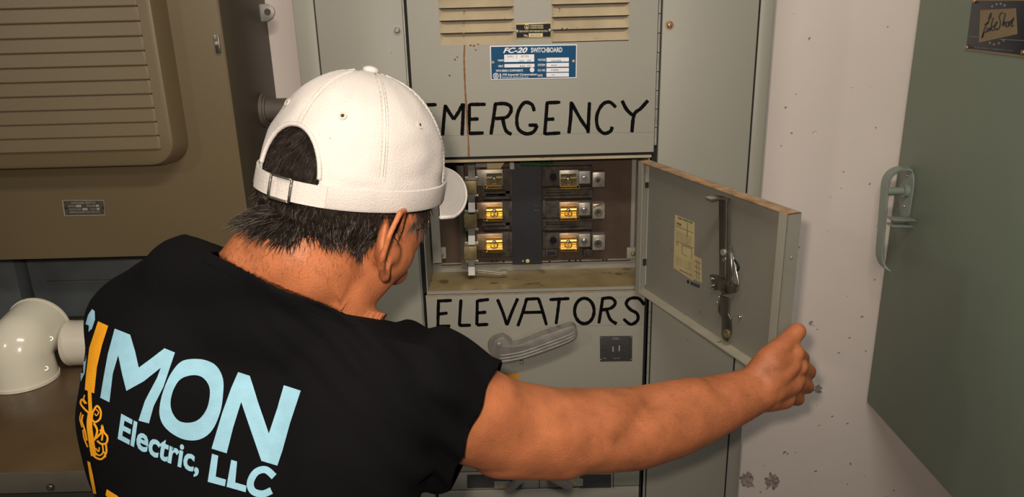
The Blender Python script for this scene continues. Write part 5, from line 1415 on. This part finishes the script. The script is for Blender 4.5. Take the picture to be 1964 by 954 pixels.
def locks(name, count, m, sel, ln, wd, lift=0.004):
    bm = B(); pool = [q for q in roots if sel(*q[2:])]
    for _ in range(count):
        c, n, f, r, u = rng.choice(pool)
        dn_ = (-HU*1.0-HF*0.25*(1 if f > -0.05 else 0.1)+Vector((rng.uniform(-.4, .4), rng.uniform(-.3, .3), rng.uniform(-.1, .1))))
        if u > 0.02: dn_ = dn_+HU*0.5
        dn_ = (dn_-n*dn_.dot(n)).normalized()
        L_ = ln*rng.uniform(0.6, 1.25); w = wd*rng.uniform(0.6, 1.3)
        sd = dn_.cross(n).normalized(); kn = rng.uniform(-0.25, 0.25)
        prev = None
        for q in range(5):
            t_ = q/4; p = c+n*(0.002+lift*(1-(1-t_)**2)+0.002*t_)+dn_*L_*t_+sd*kn*L_*t_*t_
            ww = w*(1-t_*0.85)
            cur = [bm.verts.new(p+sd*ww), bm.verts.new(p+n*ww*0.8), bm.verts.new(p-sd*ww)]
            if prev:
                for k in range(3): bm.faces.new([prev[k], prev[(k+1) % 3], cur[(k+1) % 3], cur[k]])
            prev = cur
    o = obj(name, bm, m, hair, smooth=True); o['kind'] = 'stuff'; return o
back = lambda f, r, u: u < 0.07
locks('hair_locks', 5200, M_HAIR, back, 0.015, 0.00055, 0.006)
locks('hair_locks', 900, mat('hair_brown', (0.060, 0.040, 0.028), 0.4, 0, 0.3, 80), back, 0.015, 0.0004, 0.007)
locks('grey_hair_locks', 420, M_HAIRG, lambda f, r, u: u < -0.03, 0.016, 0.00032, 0.0075)
# sideburn and nape stubble
def locks_at(name, count, m, cond, ln, wd):
    bm = B(); pool = []
    for p in me.polygons:
        c = p.center+off
        if (c-HC).length > 0.19: continue
        if cond(*hcoord(c)): pool.append((c, p.normal.copy()))
    if not pool: bm.free(); return
    for _ in range(count):
        c, n = rng.choice(pool); d_ = (-HU+Vector((rng.uniform(-.6, .6), rng.uniform(-.6, .6), 0))); d_ = (d_-n*d_.dot(n)).normalized(); sd = d_.cross(n)
        L_ = ln*rng.uniform(0.5, 1.3)
        a = c; b = c+d_*L_+n*L_*0.3
        bm.faces.new([bm.verts.new(a+sd*wd), bm.verts.new(a-sd*wd), bm.verts.new(b)])
    o = obj(name, bm, m, hair); o['kind'] = 'stuff'
locks_at('nape_stubble', 420, M_HAIR, lambda f, r, u: f < -0.02 and -0.105 < u < -0.070, 0.006, 0.00015)
locks_at('sideburn', 420, M_HAIRG, lambda f, r, u: 0.012 < f < 0.034 and abs(r) > 0.05 and -0.055 < u < -0.012, 0.012, 0.0003)
locks_at('sideburn', 300, M_HAIR, lambda f, r, u: 0.012 < f < 0.040 and abs(r) > 0.05 and -0.045 < u < -0.0, 0.012, 0.0003)
# arm hair
bm = B(); a0 = np.array(arm[2][0]); pool = [p for p in me.polygons if (p.center+off).x > 0.0 and (p.center+off).x < 0.40 and (p.center+off).z < 1.25]
for _ in range(2600):
    p = rng.choice(pool); c = p.center+off; n = p.normal; w = 0.25+0.75*max(0, min(1, (c.x-0.02)/0.2))
    if rng.random() > w: continue
    d_ = Vector((0.7, 0.3, -0.6+rng.uniform(-.5, .5))); d_ = (d_-n*d_.dot(n)).normalized(); sd = d_.cross(n)*0.00010; L_ = rng.uniform(0.003, 0.008)
    bm.faces.new([bm.verts.new(c+sd), bm.verts.new(c-sd), bm.verts.new(c+d_*L_+n*0.0015)])
o = obj('arm_hair', bm, mat('arm_hair_brown', (0.09, 0.035, 0.015), 0.5), pe_o); o['kind'] = 'stuff'
